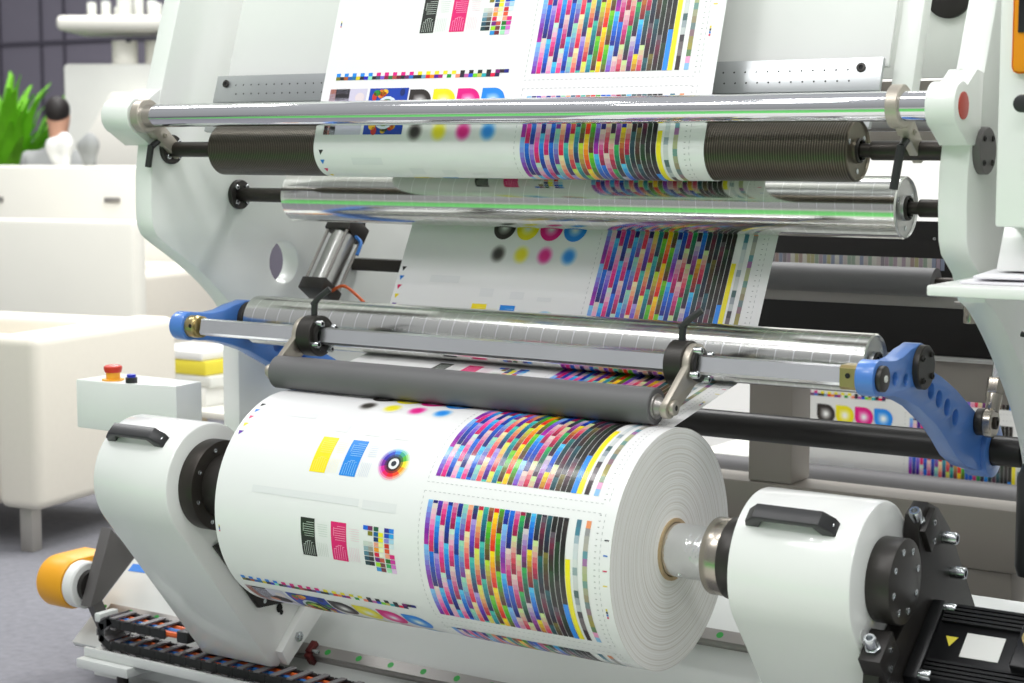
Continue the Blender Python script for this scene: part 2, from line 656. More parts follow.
def ghost_lines(R, u0, u1, s0, s1, c):
    h, w = s1 - s0, u1 - u0
    for k in range(6):
        s = s0 + h * (0.12 + 0.058 * k)
        R(u0 + w * (0.1 + 0.03 * k), u1 - w * 0.1, s, s + 0.001, c)
    for k in range(6):
        u = u0 + w * (0.08 + 0.14 * k)
        R(u, u + 0.001, s0 + h * 0.6, s1 - h * 0.03, c)


def disc_tpl(P, u, s, radii_cols, n=28, a0=0.0, a1=2 * PI, corner=None):
    """Rings of colour about (u, s): [(radius, colour), ...] from the centre, blended between."""
    for (ra, ca), (rb, cb_) in zip(radii_cols, radii_cols[1:]):
        for k in range(n):
            t0, t1 = a0 + (a1 - a0) * k / n, a0 + (a1 - a0) * (k + 1) / n
            pts, cc = [], []
            for (r, t, c) in ((ra, t0, ca), (rb, t0, cb_), (rb, t1, cb_), (ra, t1, ca)):
                rr = r
                if corner is not None and r > 1e-6:
                    rr = corner(r, t, radii_cols[-1][0])
                if r <= 1e-6 and t == t1:
                    continue
                pts.append((u + rr * math.cos(t), s + rr * math.sin(t)))
                cc.append(c)
            P(pts, cc)


PAPER = (236, 236, 235)


def template(R, P, pics=True):
    """The whole printed repeat: R(u0,u1,s0,s1,colour[,layer]) rectangles, P(points, colours[,layer]) polygons; s runs down the sheet from 0 to PERIOD."""
    K, Y_, M_, C_ = (44, 38, 34), (240, 226, 10), (226, 0, 130), (20, 136, 230)
    chart(R, 0.298, 0.566)
    chart(R, 0.618, 0.886)      # = -0.022 .. 0.246 of the next repeat
    # soft dots
    for u, c in zip((0.283, 0.351, 0.419, 0.487), (K, Y_, M_, C_)):
        cols = [(0, c), (0.006, c)] + [(r, tuple(c[i] * (1 - t) + PAPER[i] * t for i in range(3))) for r, t in ((0.011, 0.12), (0.016, 0.45), (0.021, 0.8), (0.026, 1.0))]
        disc_tpl(P, u, 0.058, cols, 20)
    # register triangles down the left edge
    for k, c in enumerate(((40, 40, 40), (0, 120, 210), (206, 0, 90), (240, 220, 20), (90, 20, 160))):
        s = 0.100 + 0.0235 * k
        P([(0.004, s), (0.018, s), (0.008, s + 0.012)], [c] * 3)
    # yellow, blue and the colour wheel
    for (u, c, lc) in ((0.247, (250, 226, 0), (255, 240, 120)), (0.330, (0, 134, 226), (150, 206, 246))):
        lined_box(R, P, u, u + 0.043, 0.184, 0.272, c, lc)
    ghost_lines(R, 0.292, 0.325, 0.184, 0.272, (246, 240, 206))
    ghost_lines(R, 0.378, 0.412, 0.184, 0.272, (206, 214, 230))
    cu, cs_ = 0.462, 0.231
    hues = [(240, 220, 0), (250, 150, 0), (244, 70, 20), (232, 10, 30), (230, 0, 90), (214, 0, 150), (120, 0, 150), (40, 10, 170), (0, 60, 190), (0, 130, 220), (0, 160, 130), (70, 180, 20)]
    for k in range(12):
        t0, t1 = 2 * PI * k / 12 - 0.3, 2 * PI * (k + 1) / 12 - 0.3
        h = hues[k]
        for ra, rb, f, wh in ((0.013, 0.018, 0.25, 0), (0.018, 0.023, 0.6, 0), (0.023, 0.031, 1, 0), (0.031, 0.0355, 1, 0.5), (0.0355, 0.039, 1, 0.8)):
            c = tuple(v * f * (1 - wh) + PAPER[i] * wh for i, v in enumerate(h))
            for j in range(3):
                a, b = t0 + (t1 - t0) * j / 3, t0 + (t1 - t0) * (j + 1) / 3
                P([(cu + r * math.cos(t), cs_ + r * math.sin(t)) for r, t in ((ra, a), (rb, a), (rb, b), (ra, b))], [c] * 4)
    disc_tpl(P, cu, cs_, [(0, (30, 40, 50)), (0.0065, (30, 40, 50))], 20)
    # black, magenta, colour chips
    lined_box(R, P, 0.246, 0.285, 0.373, 0.459, (30, 32, 28), (196, 206, 196))
    lined_box(R, P, 0.330, 0.372, 0.373, 0.459, (226, 0, 110), (250, 160, 200))
    ghost_lines(R, 0.288, 0.324, 0.373, 0.459, (206, 214, 206))
    ghost_lines(R, 0.376, 0.410, 0.373, 0.459, (240, 206, 220))
    chips = [[(0, 100, 220), (120, 30, 100), None, (30, 90, 60), None, None, (40, 30, 150), (20, 130, 230)],
             [None, (130, 120, 20), None, (0, 90, 150), (240, 230, 20), None, (20, 60, 190), (40, 160, 230)],
             [None, None, None, (20, 40, 110), (244, 236, 20), None, (140, 130, 210), (170, 210, 235)],
             [(206, 214, 206), (206, 206, 200), None, (240, 160, 140), (240, 240, 150), None, (206, 20, 30), (220, 232, 238)],
             [(150, 176, 186), (160, 160, 150), None, (246, 150, 20), (240, 244, 190), None, (230, 80, 40), None],
             [(80, 130, 150), (100, 90, 80), None, (220, 0, 70), (240, 240, 220), None, (246, 160, 130), (220, 0, 120)],
             [(30, 80, 100), (40, 40, 44), None, (110, 0, 120), (200, 80, 60), None, (0, 110, 20), (210, 30, 160)],
             [(20, 60, 66), (24, 24, 30), None, (160, 220, 10), (110, 50, 50), None, (20, 170, 80), (214, 100, 200)],
             [None, None, None, (20, 140, 210), (110, 20, 40), None, (160, 226, 180), (226, 190, 230)]]
    wv, us = {0: 0.0125, 1: 0.0125, 2: 0.003, 3: 0.0125, 4: 0.0125, 5: 0.003, 6: 0.0125, 7: 0.0125}, 0.418
    for row, line in enumerate(chips):
        u = us
        for k, c in enumerate(line):
            if c is not None:
                s = 0.371 + row * 0.0112
                R(u, u + wv[k], s, s + 0.0094, c)
            u += wv[k]
    # the control bar
    b = 0.553
    W = None
    top = ([C_, W] * 5 + [M_, W] * 5 + [Y_, W] * 5 + [(30, 30, 30), W] * 4 + [(120, 0, 110), (40, 20, 40), (20, 20, 130)])
    low = [(120, 120, 20), (30, 30, 40), (180, 90, 20), (20, 90, 170), (20, 110, 150), (220, 200, 20), (30, 30, 50), (20, 20, 190), (150, 226, 190), (20, 20, 30), (60, 80, 100), (120, 90, 200), (140, 20, 60),
           (20, 120, 60), (180, 80, 70), (110, 20, 40), (24, 24, 30), (100, 30, 100), (20, 110, 200), (30, 30, 40), (26, 26, 30), (110, 160, 190), (226, 20, 20), (240, 140, 20), (80, 0, 150), (170, 0, 110), None,
           (20, 150, 40), None, (246, 140, 110), (40, 30, 60), (190, 90, 160), (20, 80, 210), (110, 210, 10), (200, 190, 90), (0, 170, 180), (40, 30, 50), (230, 0, 70), (30, 20, 80)]
    n = max(len(top), len(low))
    for k in range(n):
        u = 0.022 + 0.495 * k / n
        v = u + 0.495 / n
        if k < len(top) and top[k]:
            R(u, v, b, b + 0.0085, top[k])
        if k < len(low) and low[k]:
            R(u, v, b + 0.0085, b + 0.017, low[k])
    # two photographs (soft mosaics) and four rounded gradient tiles
    s0 = 0.592
    import random as _r
    q = _r.Random(3)
    if pics:
        def blob(u, s, ru, rs, c, layer):
            n = 18
            P([(u + ru * math.cos(2 * PI * k / n), s + rs * math.sin(2 * PI * k / n)) for k in range(n)], [c] * n, layer)
        R(0.012, 0.124, s0, s0 + 0.112, (206, 202, 220))                   # a portrait crop
        R(0.012, 0.030, s0, s0 + 0.112, (212, 136, 110))
        R(0.030, 0.072, s0, s0 + 0.058, (38, 34, 36))
        R(0.012, 0.024, s0 + 0.085, s0 + 0.112, (40, 34, 36))
        R(0.030, 0.046, s0 + 0.058, s0 + 0.112, (44, 36, 38))
        blob(0.093, s0 + 0.050, 0.026, 0.020, (42, 34, 38), 2)
        blob(0.070, s0 + 0.052, 0.014, 0.010, (222, 150, 120), 3)
        blob(0.105, s0 + 0.022, 0.014, 0.012, (226, 214, 214), 2)
        R(0.132, 0.246, s0, s0 + 0.112, (12, 62, 170))                     # a bowl of fruit on blue
        for k in range(26):
            blob(0.140 + q.random() * 0.098, s0 + 0.008 + q.random() * 0.096, 0.006 + 0.005 * q.random(), 0.006 + 0.005 * q.random(), q.choice([(226, 120, 30), (40, 140, 50), (20, 70, 40), (200, 50, 40), (236, 190, 40), (10, 40, 110)]), 2)
        blob(0.190, s0 + 0.060, 0.036, 0.040, (214, 226, 236), 3)
        blob(0.190, s0 + 0.060, 0.029, 0.033, (50, 120, 40), 4)
        for k in range(9):
            a = 2 * PI * k / 9
            blob(0.190 + 0.018 * math.cos(a), s0 + 0.060 + 0.02 * math.sin(a), 0.0075, 0.0075, q.choice([(190, 210, 40), (240, 200, 40), (210, 60, 40), (120, 180, 50)]), 5)
    for u, c in zip((0.283, 0.351, 0.419, 0.487), (K, Y_, M_, C_)):
        def corner(r, t, rmax):
            ct, st = math.cos(t), math.sin(t)
            if ct < 0 and st < 0:
                f = 1 / max(abs(ct), abs(st))
                return r * (1 + (f - 1) * min(1, (r / rmax)))
            return r
        mid = tuple(c[i] * 0.5 + 250 * 0.5 for i in range(3))
        disc_tpl(P, u, 0.629, [(0, (250, 250, 248)), (0.004, (246, 246, 244)), (0.013, mid), (0.022, c), (0.0325, c)], 32, -PI, PI, corner)
    # faint show-through of the layer beneath, and edge ticks
    for (u0, u1, a, e) in ((0.10, 0.19, 0.118, 0.136), (0.26, 0.30, 0.145, 0.166), (0.35, 0.39, 0.15, 0.168), (0.43, 0.47, 0.16, 0.17), (0.10, 0.40, 0.318, 0.334), (0.41, 0.5, 0.318, 0.338)):
        R(u0, u1, a, e, (228, 229, 229))
    for k in range(4):
        R(1.006, 1.016, 0.33 + 0.03 * k, 0.3325 + 0.03 * k, ((30, 30, 40), (20, 110, 200), (210, 0, 90), (230, 210, 30))[k])
        R(1.006, 1.010, 0.47 + 0.006 * k, 0.475 + 0.006 * k, ((230, 210, 30), (30, 30, 40), (20, 110, 200), (210, 0, 90))[k])
        R(0.004, 0.007, 0.42 + 0.004 * k, 0.4235 + 0.004 * k, ((230, 210, 30), (30, 30, 40), (20, 110, 200), (210, 0, 90))[k])


class Print:
    """Collects coloured polygons of a sheet; fmap(u, phase position q) -> (point, normal)."""

    def __init__(self, posn, q0, q1, step, off=0.0007):
        self.posn, self.q0, self.q1, self.step, self.off = posn, q0, q1, step, off
        self.v, self.f, self.c = [], [], []

    def quad_strip(self, u0, u1, qa, qb, c, layer=1):
        qa, qb = max(qa, self.q0), min(qb, self.q1)
        if qb - qa < 1e-5:
            return
        n = max(1, int(math.ceil((qb - qa) / self.step)))
        l = lin(c)
        base = len(self.v)
        for i in range(n + 1):
            q = qa + (qb - qa) * i / n
            for u in (u0, u1):
                self.v.append(self.posn(u, q, self.off * layer))
        for i in range(n):
            a = base + 2 * i
            self.f.append((a, a + 2, a + 3, a + 1))
            self.c.append((l, l, l, l))

    def poly(self, pts, cols, layer=1):
        if any(q < self.q0 or q > self.q1 for _, q in pts):
            return
        b = len(self.v)
        self.v += [self.posn(u, q, self.off * layer) for u, q in pts]
        self.f.append(tuple(range(b, b + len(pts))))
        self.c.append(tuple(lin(c) for c in cols))

    def stamp(self, no_pics=()):
        k0 = int(math.floor(self.q0 / PERIOD)) - 2
        k1 = int(math.ceil(self.q1 / PERIOD)) + 1
        for k in range(k0, k1 + 1):
            d = k * PERIOD
            template(lambda u0, u1, s0, s1, c, layer=1: self.quad_strip(u0, u1, s0 + d, s1 + d, c, layer),
                     lambda pts, cols, layer=1: self.poly([(u, s + d) for u, s in pts], cols, layer), k not in no_pics)

    def obj(self, name, mats, parent=None, loc=None, flip=False):
        base = Vector(loc) if loc is not None else (WLOC[parent] if parent is not None else Vector((0, 0, 0)))
        me = bpy.data.meshes.new(name)
        me.from_pydata([tuple(Vector(v) - base) for v in self.v], [], self.f)
        at = me.color_attributes.new('ink', 'FLOAT_COLOR', 'CORNER')
        flat = []
        for cc in self.c:
            for c in cc:
                flat += list(c)
        at.data.foreach_set('color', flat)
        me.polygons.foreach_set('use_smooth', [True] * len(me.polygons))
        for m in mats:
            me.materials.append(MATS[m])
        o = bpy.data.objects.new(name, me)
        COL.objects.link(o)
        if parent is not None:
            o.parent = parent
            o.location = base - WLOC[parent]
        else:
            o.location = base
        WLOC[o] = base
        return o


# ------------------------------------------------------------------ the path of the web (Y, Z), printed side kept
def tangent_arc(c, r, a0, a1, n):
    return [((c[0] + r * math.cos(a0 + (a1 - a0) * i / n), c[1] + r * math.sin(a0 + (a1 - a0) * i / n)), None) for i in range(n + 1)]


def web_path():
    pts = []
    r1, r2, r3, rn = R1R + 0.0012, R2R + 0.0012, R3R + 0.0012, NIPR + 0.0012
    d = Vector((-0.303, -0.953)).normalized()
    a_in = math.atan2(0.303, -0.953)                         # normal on roller 1 where the sheet arrives
    p = Vector(R1) + Vector((math.cos(a_in), math.sin(a_in))) * r1
    for k in range(12, 0, -1):
        pts.append(tuple(p - d * (0.055 * k)))
    # roller 1 (below) to roller 2 (above): crossing tangent
    dc = Vector(R2) - Vector(R1)
    ang = math.atan2(dc.y, dc.x) + math.asin((r1 + r2) / dc.length)
    n_up = ang + PI / 2
    a1 = n_up - PI                                          # contact on roller 1 is on the lower side
    a0 = a_in
    while a1 < a0:
        a1 += 2 * PI
    for i in range(37):
        a = a0 + (a1 - a0) * i / 36
        pts.append((R1[0] + r1 * math.cos(a), R1[1] + r1 * math.sin(a)))
    # roller 2: over the top and down its back to roller 3
    dc = Vector(R3) - Vector(R2)
    th = math.atan2(dc.y, dc.x)
    off = math.asin((r2 - r3) / dc.length)
    nb = th + PI / 2 - off                                   # back side normal
    b0, b1 = n_up, nb
    while b1 > b0:
        b1 -= 2 * PI
    for i in range(37):
        a = b0 + (b1 - b0) * i / 36
        pts.append((R2[0] + r2 * math.cos(a), R2[1] + r2 * math.sin(a)))
    # roller 3: back to underside, then to the underside of the nip roller
    dc = Vector(NIP) - Vector(R3)
    th = math.atan2(dc.y, dc.x)
    off = math.asin((r3 - rn) / dc.length)
    nd = th + PI / 2 - off
    if math.sin(nd) > 0:
        nd = th + PI / 2 + off
    c0, c1 = nb, nd
    while c1 > c0:
        c1 -= 2 * PI
    if c0 - c1 > 1.5 * PI:
        c1 += 2 * PI
    last = pts[-1]
    q = (R3[0] + r3 * math.cos(c0), R3[1] + r3 * math.sin(c0))
    for k in range(1, 8):
        pts.append((last[0] + (q[0] - last[0]) * k / 8, last[1] + (q[1] - last[1]) * k / 8))
    for i in range(25):
        a = c0 + (c1 - c0) * i / 24
        pts.append((R3[0] + r3 * math.cos(a), R3[1] + r3 * math.sin(a)))
    dn = math.atan2(ROLL[1] - NIP[1], ROLL[0] - NIP[0])      # from nip to roll centre
    e0 = c1
    while e0 - dn > PI:
        e0 -= 2 * PI
    while dn - e0 > PI:
        e0 += 2 * PI
    for i in range(9):
        a = e0 + (dn - e0) * i / 8
        pts.append((NIP[0] + rn * math.cos(a), NIP[1] + rn * math.sin(a)))
    return pts


PATH = web_path()
CUM = [0.0]
for (a, b) in zip(PATH, PATH[1:]):
    CUM.append(CUM[-1] + math.hypot(b[0] - a[0], b[1] - a[1]))
LEN = CUM[-1]
NRM = []
for i in range(len(PATH)):
    a, b = PATH[max(i - 1, 0)], PATH[min(i + 1, len(PATH) - 1)]
    t = Vector((b[0] - a[0], b[1] - a[1])).normalized()
    NRM.append(Vector((t.y, -t.x)))                          # printed side (front when the sheet runs down)


def path_at(s):
    s = min(max(s, 0), LEN)
    lo, hi = 0, len(CUM) - 1
    while hi - lo > 1:
        m = (lo + hi) // 2
        if CUM[m] <= s:
            lo = m
        else:
            hi = m
    t = (s - CUM[lo]) / max(1e-9, CUM[hi] - CUM[lo])
    p = Vector(PATH[lo]).lerp(Vector(PATH[hi]), t)
    n = NRM[lo].lerp(NRM[hi], t).normalized()
    return p, n


def s_of(y, z):
    best = min(range(len(PATH)), key=lambda i: (PATH[i][0] - y) ** 2 + (PATH[i][1] - z) ** 2)
    bs, bd = CUM[best], 9
    for k in range(-60, 61):
        s = CUM[best] + k * 0.001
        p, _ = path_at(s)
        dd = (p.x - y) ** 2 + (p.y - z) ** 2
        if dd < bd:
            bs, bd = s, dd
    return bs


# printed positions known on the sheet: phase at three places along the path
S_UP, S_MID, S_END = s_of(0.185, 1.607), s_of(0.495, 1.3), LEN
K_ = -math.asin(0.015 / 0.29) * 0.25
ph_mid = 0.630 - PERIOD * round((0.612 - (K_ - (S_END - S_MID))) / PERIOD)
ph_up = 0.615 - PERIOD * round((0.615 - (ph_mid - (S_MID - S_UP))) / PERIOD)
print('WEB', LEN, 'mid->end', S_END - S_MID, K_ - ph_mid, 'up->mid', S_MID - S_UP, ph_mid - ph_up)
ANCH = [(0.0, ph_up - S_UP), (S_UP, ph_up), (S_MID, ph_mid), (S_END, K_)]


def phase_of(s):
    for (a, pa), (b, pb) in zip(ANCH, ANCH[1:]):
        if s <= b:
            return pa + (pb - pa) * (s - a) / (b - a)
    return ANCH[-1][1]


def s_of_phase(q):
    for (a, pa), (b, pb) in zip(ANCH, ANCH[1:]):
        if q <= pb:
            return a + (b - a) * (q - pa) / (pb - pa)
    return LEN


def shift_of(s):
    """Slight sideways wander of the print along the sheet."""
    if s < S_UP:
        return -0.012
    if s < S_MID:
        return -0.012 + 0.016 * (s - S_UP) / (S_MID - S_UP)
    return 0.004


def edge_of(s):
    """The left edge runs a little wide over the ribbed roller."""
    t = min(1, max(0, (s - S_UP) / (S_MID - S_UP)))
    return WEB0 - 0.026 * (1 - t)


def web_pos(u, q, off):
    s = s_of_phase(q)
    p, n = path_at(s)
    p = p + n * off
    return (WEB0 + u * 1.006 + shift_of(s), p.x, p.y)


def make_web():
    pr = Print(web_pos, ANCH[0][1] + 0.001, K_ - 0.001, 0.006, off=0.0006)
    w = lin(PAPER)
    for i in range(len(PATH) - 1):
        b = len(pr.v)
        (ya, za), (yb, zb) = PATH[i], PATH[i + 1]
        pr.v += [(edge_of(CUM[i]), ya, za), (edge_of(CUM[i + 1]), yb, zb), (WEB1, yb, zb), (WEB1, ya, za)]
        pr.f.append((b, b + 1, b + 2, b + 3))
        pr.c.append((w, w, w, w))
    nb = len(pr.f)
    pr.stamp((-2, -1))
    o = pr.obj('printed_web', ['printed_paper'], None, (WEB0, 0.2, 1.0))
    # weld the plain sheet so it shades smoothly
    bm = bmesh.new()
    bm.from_mesh(o.data)
    bm.faces.ensure_lookup_table()
    vs = list({v for f in list(bm.faces)[:nb] for v in f.verts})
    bmesh.ops.remove_doubles(bm, verts=vs, dist=1e-6)
    bm.to_mesh(o.data)
    bm.free()
    tag(o, 'printed white paper web with colour charts threaded over the guide rollers', 'paper web')


make_web()


# ------------------------------------------------------------------ the printed roll
def make_roll():
    t = thing('paper_roll', 'large wound roll of white paper printed with colour test charts', 'paper roll', (WEB0, ROLL[0], ROLL[1]))
    NA = 180

    def rpos(u, q, off):
        a = q / ROLL_R                                     # 0 at the top, increasing toward the front
        r = ROLL_R + off
        return (WEB0 + u * 1.01 + 0.008, ROLL[0] - r * math.sin(a), ROLL[1] + r * math.cos(a))
    pr = Print(rpos, -0.10, 0.93, 0.007, off=0.0006)
    w = lin(PAPER)
    for i in range(NA):
        a0, a1 = 2 * PI * i / NA, 2 * PI * (i + 1) / NA
        b = len(pr.v)
        for a in (a0, a1):
            for u in (0.002, WEB1 + 0.012 - WEB0 - 0.002):
                pr.v.append((WEB0 + u, ROLL[0] - ROLL_R * math.sin(a), ROLL[1] + ROLL_R * math.cos(a)))
        pr.f.append((b, b + 2, b + 3, b + 1))
        pr.c.append((w,) * 4)
    nb = len(pr.f)
    pr.stamp((-1,))
    o = pr.obj('printed_surface', ['printed_paper'], t)
    bm = bmesh.new()
    bm.from_mesh(o.data)
    vs = list({v for f in list(bm.faces)[:nb] for v in f.verts})
    bmesh.ops.remove_doubles(bm, verts=vs, dist=1e-6)
    bm.to_mesh(o.data)
    bm.free()
    for nm, x0, dx in (('wound_end', WEB1 + 0.012, -1), ('wound_end', WEB0, 1)):
        bm = new()
        prof = [(0.0, 0.064)]
        q = random.Random(5)
        n = 60
        for k in range(1, n):
            r = 0.064 + (ROLL_R - 0.066) * k / n
            prof.append((-0.0004 * q.random() - 0.0014, r))
        prof.append((-0.002, ROLL_R))
        lathe(bm, (x0, *ROLL), (-dx, 0, 0), prof, 120)
        build(nm, bm, 'wound_paper', t, loc=(x0, *ROLL), label='ringed end of the wound paper' if dx < 0 else None)
    bm = new()
    L = WEB1 + 0.012 - WEB0
    lathe(bm, (WEB0 - 0.004, *ROLL), (1, 0, 0), [(0, 0.057), (0, 0.0645), (L + 0.008, 0.0645), (L + 0.008, 0.057), (L - 0.05, 0.057)], 64)
    build('cardboard_core', bm, 'cardboard', t, label='brown cardboard core')
    return t


make_roll()

# ------------------------------------------------------------------ guide rollers
LX, RX = -1.59, 0.50       # inner faces of the two side frames


def roller(name, label, axis, R, x0, x1, body_mat, end_mat, shaft_r, xs0, xs1, rim=None):
    t = thing(name, label, 'roller', (x0, *axis))
    bm = new()
    L = x1 - x0
    lathe(bm, (x0, *axis), (1, 0, 0), [(0, R - 0.003), (0.003, R), (L - 0.003, R), (L, R - 0.003)], 72)
    build('roller_body', bm, body_mat, t)
    for x, d in ((x0, -1), (x1, 1)):
        bm = new()
        prof = [(0, R - 0.003), (0.0006, R * 0.94), (-0.004, R * 0.9), (-0.004, R * 0.42), (0.002, R * 0.40), (0.002, shaft_r)]
        lathe(bm, (x, *axis), (d, 0, 0), prof, 64)
        for k in range(3):
            a = 2 * PI * k / 3 + 0.6
            p = (x + d * -0.0038, axis[0] + R * 0.66 * math.cos(a), axis[1] + R * 0.66 * math.sin(a))
            lathe(bm, p, (d, 0, 0), [(0.0, R * 0.09), (0.001, R * 0.09), (0.001, 0)], 16, 1)
        build('end_cap', bm, [end_mat, 'zinc'], t)
        bm = new()
        lathe(bm, (x, *axis), (d, 0, 0), [(0.0, R * 0.4), (0.006, R * 0.4), (0.008, R * 0.34), (0.004, R * 0.31), (0.004, shaft_r)], 40)
        build('bearing', bm, 'black_steel', t)
    bm = new()
    cyl(bm, (xs0, *axis), (x0 + 0.02, *axis), shaft_r, bev=0.001)
    build('shaft', bm, 'dark_steel', t)
    bm = new()
    cyl(bm, (x1 - 0.02, *axis), (x1 + 0.03, *axis), shaft_r * 0.72, seg=24)
    cyl(bm, (x1 + 0.03, *axis), (xs1, *axis), shaft_r, bev=0.001)
    build('shaft', bm, 'dark_steel', t)
    return t


roller('ribbed_roller', 'dark finely ribbed guide roller carrying the web just under the polished bar', R1, R1R, -1.40, 0.315, 'ribbed_steel', 'olive_steel', 0.0195, LX, RX)
roller('aluminium_roller', 'bright aluminium guide roller directly below the dark ribbed roller', R2, R2R, -1.382, 0.318, 'aluminium', 'satin_steel', 0.019, LX, RX)
roller('aluminium_roller', 'bright aluminium roller held between the two blue arms', R3, R3R, -1.385, 0.320, 'aluminium_fine', 'satin_steel', 0.016, -1.405, 0.377)

# polished crossbar
bm = new()
cyl(bm, (-1.66, *BAR), (0.535, *BAR), 0.0288, bev=0.002, seg=64)
tag(build('polished_crossbar', bm, 'chrome', loc=(-1.6, *BAR)), 'thick polished chrome bar spanning both side frames in front of the web', 'bar')


# brackets tying the bar to the ribbed roller's shaft
def bar_clamp(xa, xb, label, lever):
    t = thing('shaft_clamp', label, 'clamp', (xa, *BAR), 'shaft clamps on the polished bar')
    d = Vector((R1[0] - BAR[0], R1[1] - BAR[1]))
    L = d.length
    U = Vector((0, d.x / L, d.y / L))
    V = Vector((0, -d.y / L, d.x / L))
    O = Vector((0, *BAR))
    if V.y < 0:
        V = -V
    bm = new()
    lathe(bm, (xa, *BAR), (1, 0, 0), [(0, 0.0285), (0, 0.040), (0.002, 0.042), (xb - xa - 0.002, 0.042), (xb - xa, 0.040), (xb - xa, 0.0285)], 48)
    prism(bm, [(0.036, -0.022), (0.06, -0.024), (0.06, 0.020), (0.036, 0.022)], O, U, V, (1, 0, 0), xa, xb, 0.002)
    build('clamp_ring', bm, 'clamp_steel', t)
    bm = new()
    prism(bm, [(0.061, -0.022), (L + 0.018, -0.017), (L + 0.026, 0.0), (L + 0.018, 0.017), (0.061, 0.019)], O, U, V, (1, 0, 0), xa + 0.003, xb - 0.003, 0.002)
    bolt(bm, Vector((xb - 0.003, 0, 0)) + O + U * 0.075, (1, 0, 0), 0.006, 0.004)
    build('clamp_arm', bm, 'clamp_steel', t)
    bm = new()
    bolt(bm, Vector((xb - 0.003, *R1)), (1, 0, 0), 0.012, 0.02)
    build('locking_screw', bm, 'nickel', t)
    bm = new()
    p = O + U * 0.075 + V * -0.020 + Vector(((xa + xb) / 2, 0, 0))
    pipe(bm, [p, p + Vector((0, -0.012, -0.006)), p + Vector((0.0, -0.024, -0.014))], 0.008, 14)
    q = p + Vector((0, -0.026, -0.010))
    e = q + Vector(lever)
    pipe(bm, [q, q.lerp(e, 0.3), e], 0.0085, 14)
    build('lever', bm, 'black_plastic', t, label='black clamping lever')


bar_clamp(-1.589, -1.562, 'steel clamp on the polished bar beside the left end boss', (-0.012, 0.0, -0.055))
bar_clamp(0.425, 0.45, 'steel clamp on the polished bar beside the right end boss', (-0.014, 0.0, -0.085))

# ------------------------------------------------------------------ side frames
prof = [(0.36, 2.25), (0.247, 1.875), (0.17, 1.63), (0.142, 1.5), (0.131, 1.42), (0.130, 1.32), (0.141, 1.277), (0.17, 1.251), (0.265, 1.193), (0.36, 1.125), (0.43, 1.055)]


def boss_profile():
    # round nose about the bar, tapering back into the frame's front edge
    a = arc(*BAR, 0.046, 60, 250, 20)
    return a + [(0.135, 1.50), (0.20, 1.50), (0.21, 1.64), (0.175, 1.645)]


t = thing('machine_upright', 'tall white machine side frame at the left end of the rollers', 'machine frame', (-1.62, 0.6, 0.0))
bm = new()
outline = prof[:4] + spline(prof[4:] + [(0.445, 1.0), (0.445, 0.9)], 5) + [(0.445, 0.5), (0.92, 0.5), (0.92, 0.0), (1.35, 0.0), (1.35, 2.25)]
plate_curve(bm, outline, [(0.64, 1.175, 0.059)], -1.65, LX, 0.006)
build('frame_plate', bm, 'white_frame', t, sharp=30)
bm = new()
slab(bm, boss_profile(), -1.688, -1.594, 0.003)
bolt(bm, (-1.63, 0.18, 1.643), (0, -0.2, 1), 0.008, 0.004)
build('bar_boss', bm, 'white_frame', t, label='white boss gripping the end of the polished bar')


def flange(x, ax, R, parent, n=4, d=1):
    bm = new()
    lathe(bm, (x, *ax), (d, 0, 0), [(0, R), (0.010, R), (0.012, R - 0.002), (0.012, 0.021)], 48)
    f = build('bearing_flange', bm, 'black_steel', parent, label='round black bearing flange')
    for k in range(n):
        a = 2 * PI * k / n + PI / 4
        screw('flange_bolt', (x + d * 0.012, ax[0] + R * 0.7 * math.cos(a), ax[1] + R * 0.7 * math.sin(a)), (d, 0, 0), R * 0.17, R * 0.16, 'zinc', f)


flange(LX, R1, 0.038, t)
flange(LX, R2, 0.040, t)
# small bolts and dark recesses on the inner face
for (y, z, r) in ((1.02, 1.36, 0.008), (1.06, 1.36, 0.008), (0.98, 1.27, 0.024)):
    bm = new()
    lathe(bm, (LX, y, z), (1, 0, 0), [(0.0015, r), (0.0015, 0)], 24)
    build('recess', bm, 'hole_black', t)

t = thing('machine_upright', 'tall white machine side frame at the right end, above the work shelf', 'machine frame', (0.53, 0.6, 0.0))
bm = new()
outline = prof + [(0.4455, 1.087 - 0.046), (0.505, 0.985), (0.566, 0.93), (0.62, 0.88), (0.67, 0.82), (0.71, 0.75), (0.735, 0.66), (0.745, 0.55), (0.745, 0.0), (1.35, 0.0), (1.35, 2.25)]
outline = [(0.47, 2.25), (0.289, 1.785), (0.222, 1.63), (0.163, 1.5), (0.151, 1.45), (0.150, 1.38), (0.156, 1.318), (0.172, 1.288), (0.20, 1.270), (0.235, 1.247)] + spline([(0.265, 1.193), (0.335, 1.165), (0.445, 1.087), (0.566, 0.979), (0.654, 0.881), (0.72, 0.77), (0.755, 0.65), (0.765, 0.51)], 5)[1:] + [(0.92, 0.51), (0.92, 0.0), (1.35, 0.0), (1.35, 2.25)]
plate_curve(bm, outline, [], RX, 0.56, 0.006)
build('frame_plate', bm, 'white_frame', t, sharp=30)
bm = new()
slab(bm, boss_profile(), 0.506, 0.565, 0.003)
bolt(bm, (0.53, 0.18, 1.643), (0, -0.2, 1), 0.009, 0.004)
build('bar_boss', bm, 'white_frame', t, label='white boss gripping the end of the polished bar')
bm = new()
lathe(bm, (0.565, *BAR), (1, 0, 0), [(0, 0.026), (0.002, 0.026), (0.0025, 0.024), (0.0025, 0)], 40)
build('boss_plug', bm, 'copper_red', t, label='reddish metal plug in the boss')
bm = new()
lathe(bm, (0.56, 0.215, 1.490), (1, 0, 0), [(0, 0.046), (0.014, 0.046), (0.016, 0.044), (0.016, 0)], 48)
f = build('bearing_cover', bm, 'grey_plate', t, label='round dark bearing cover')
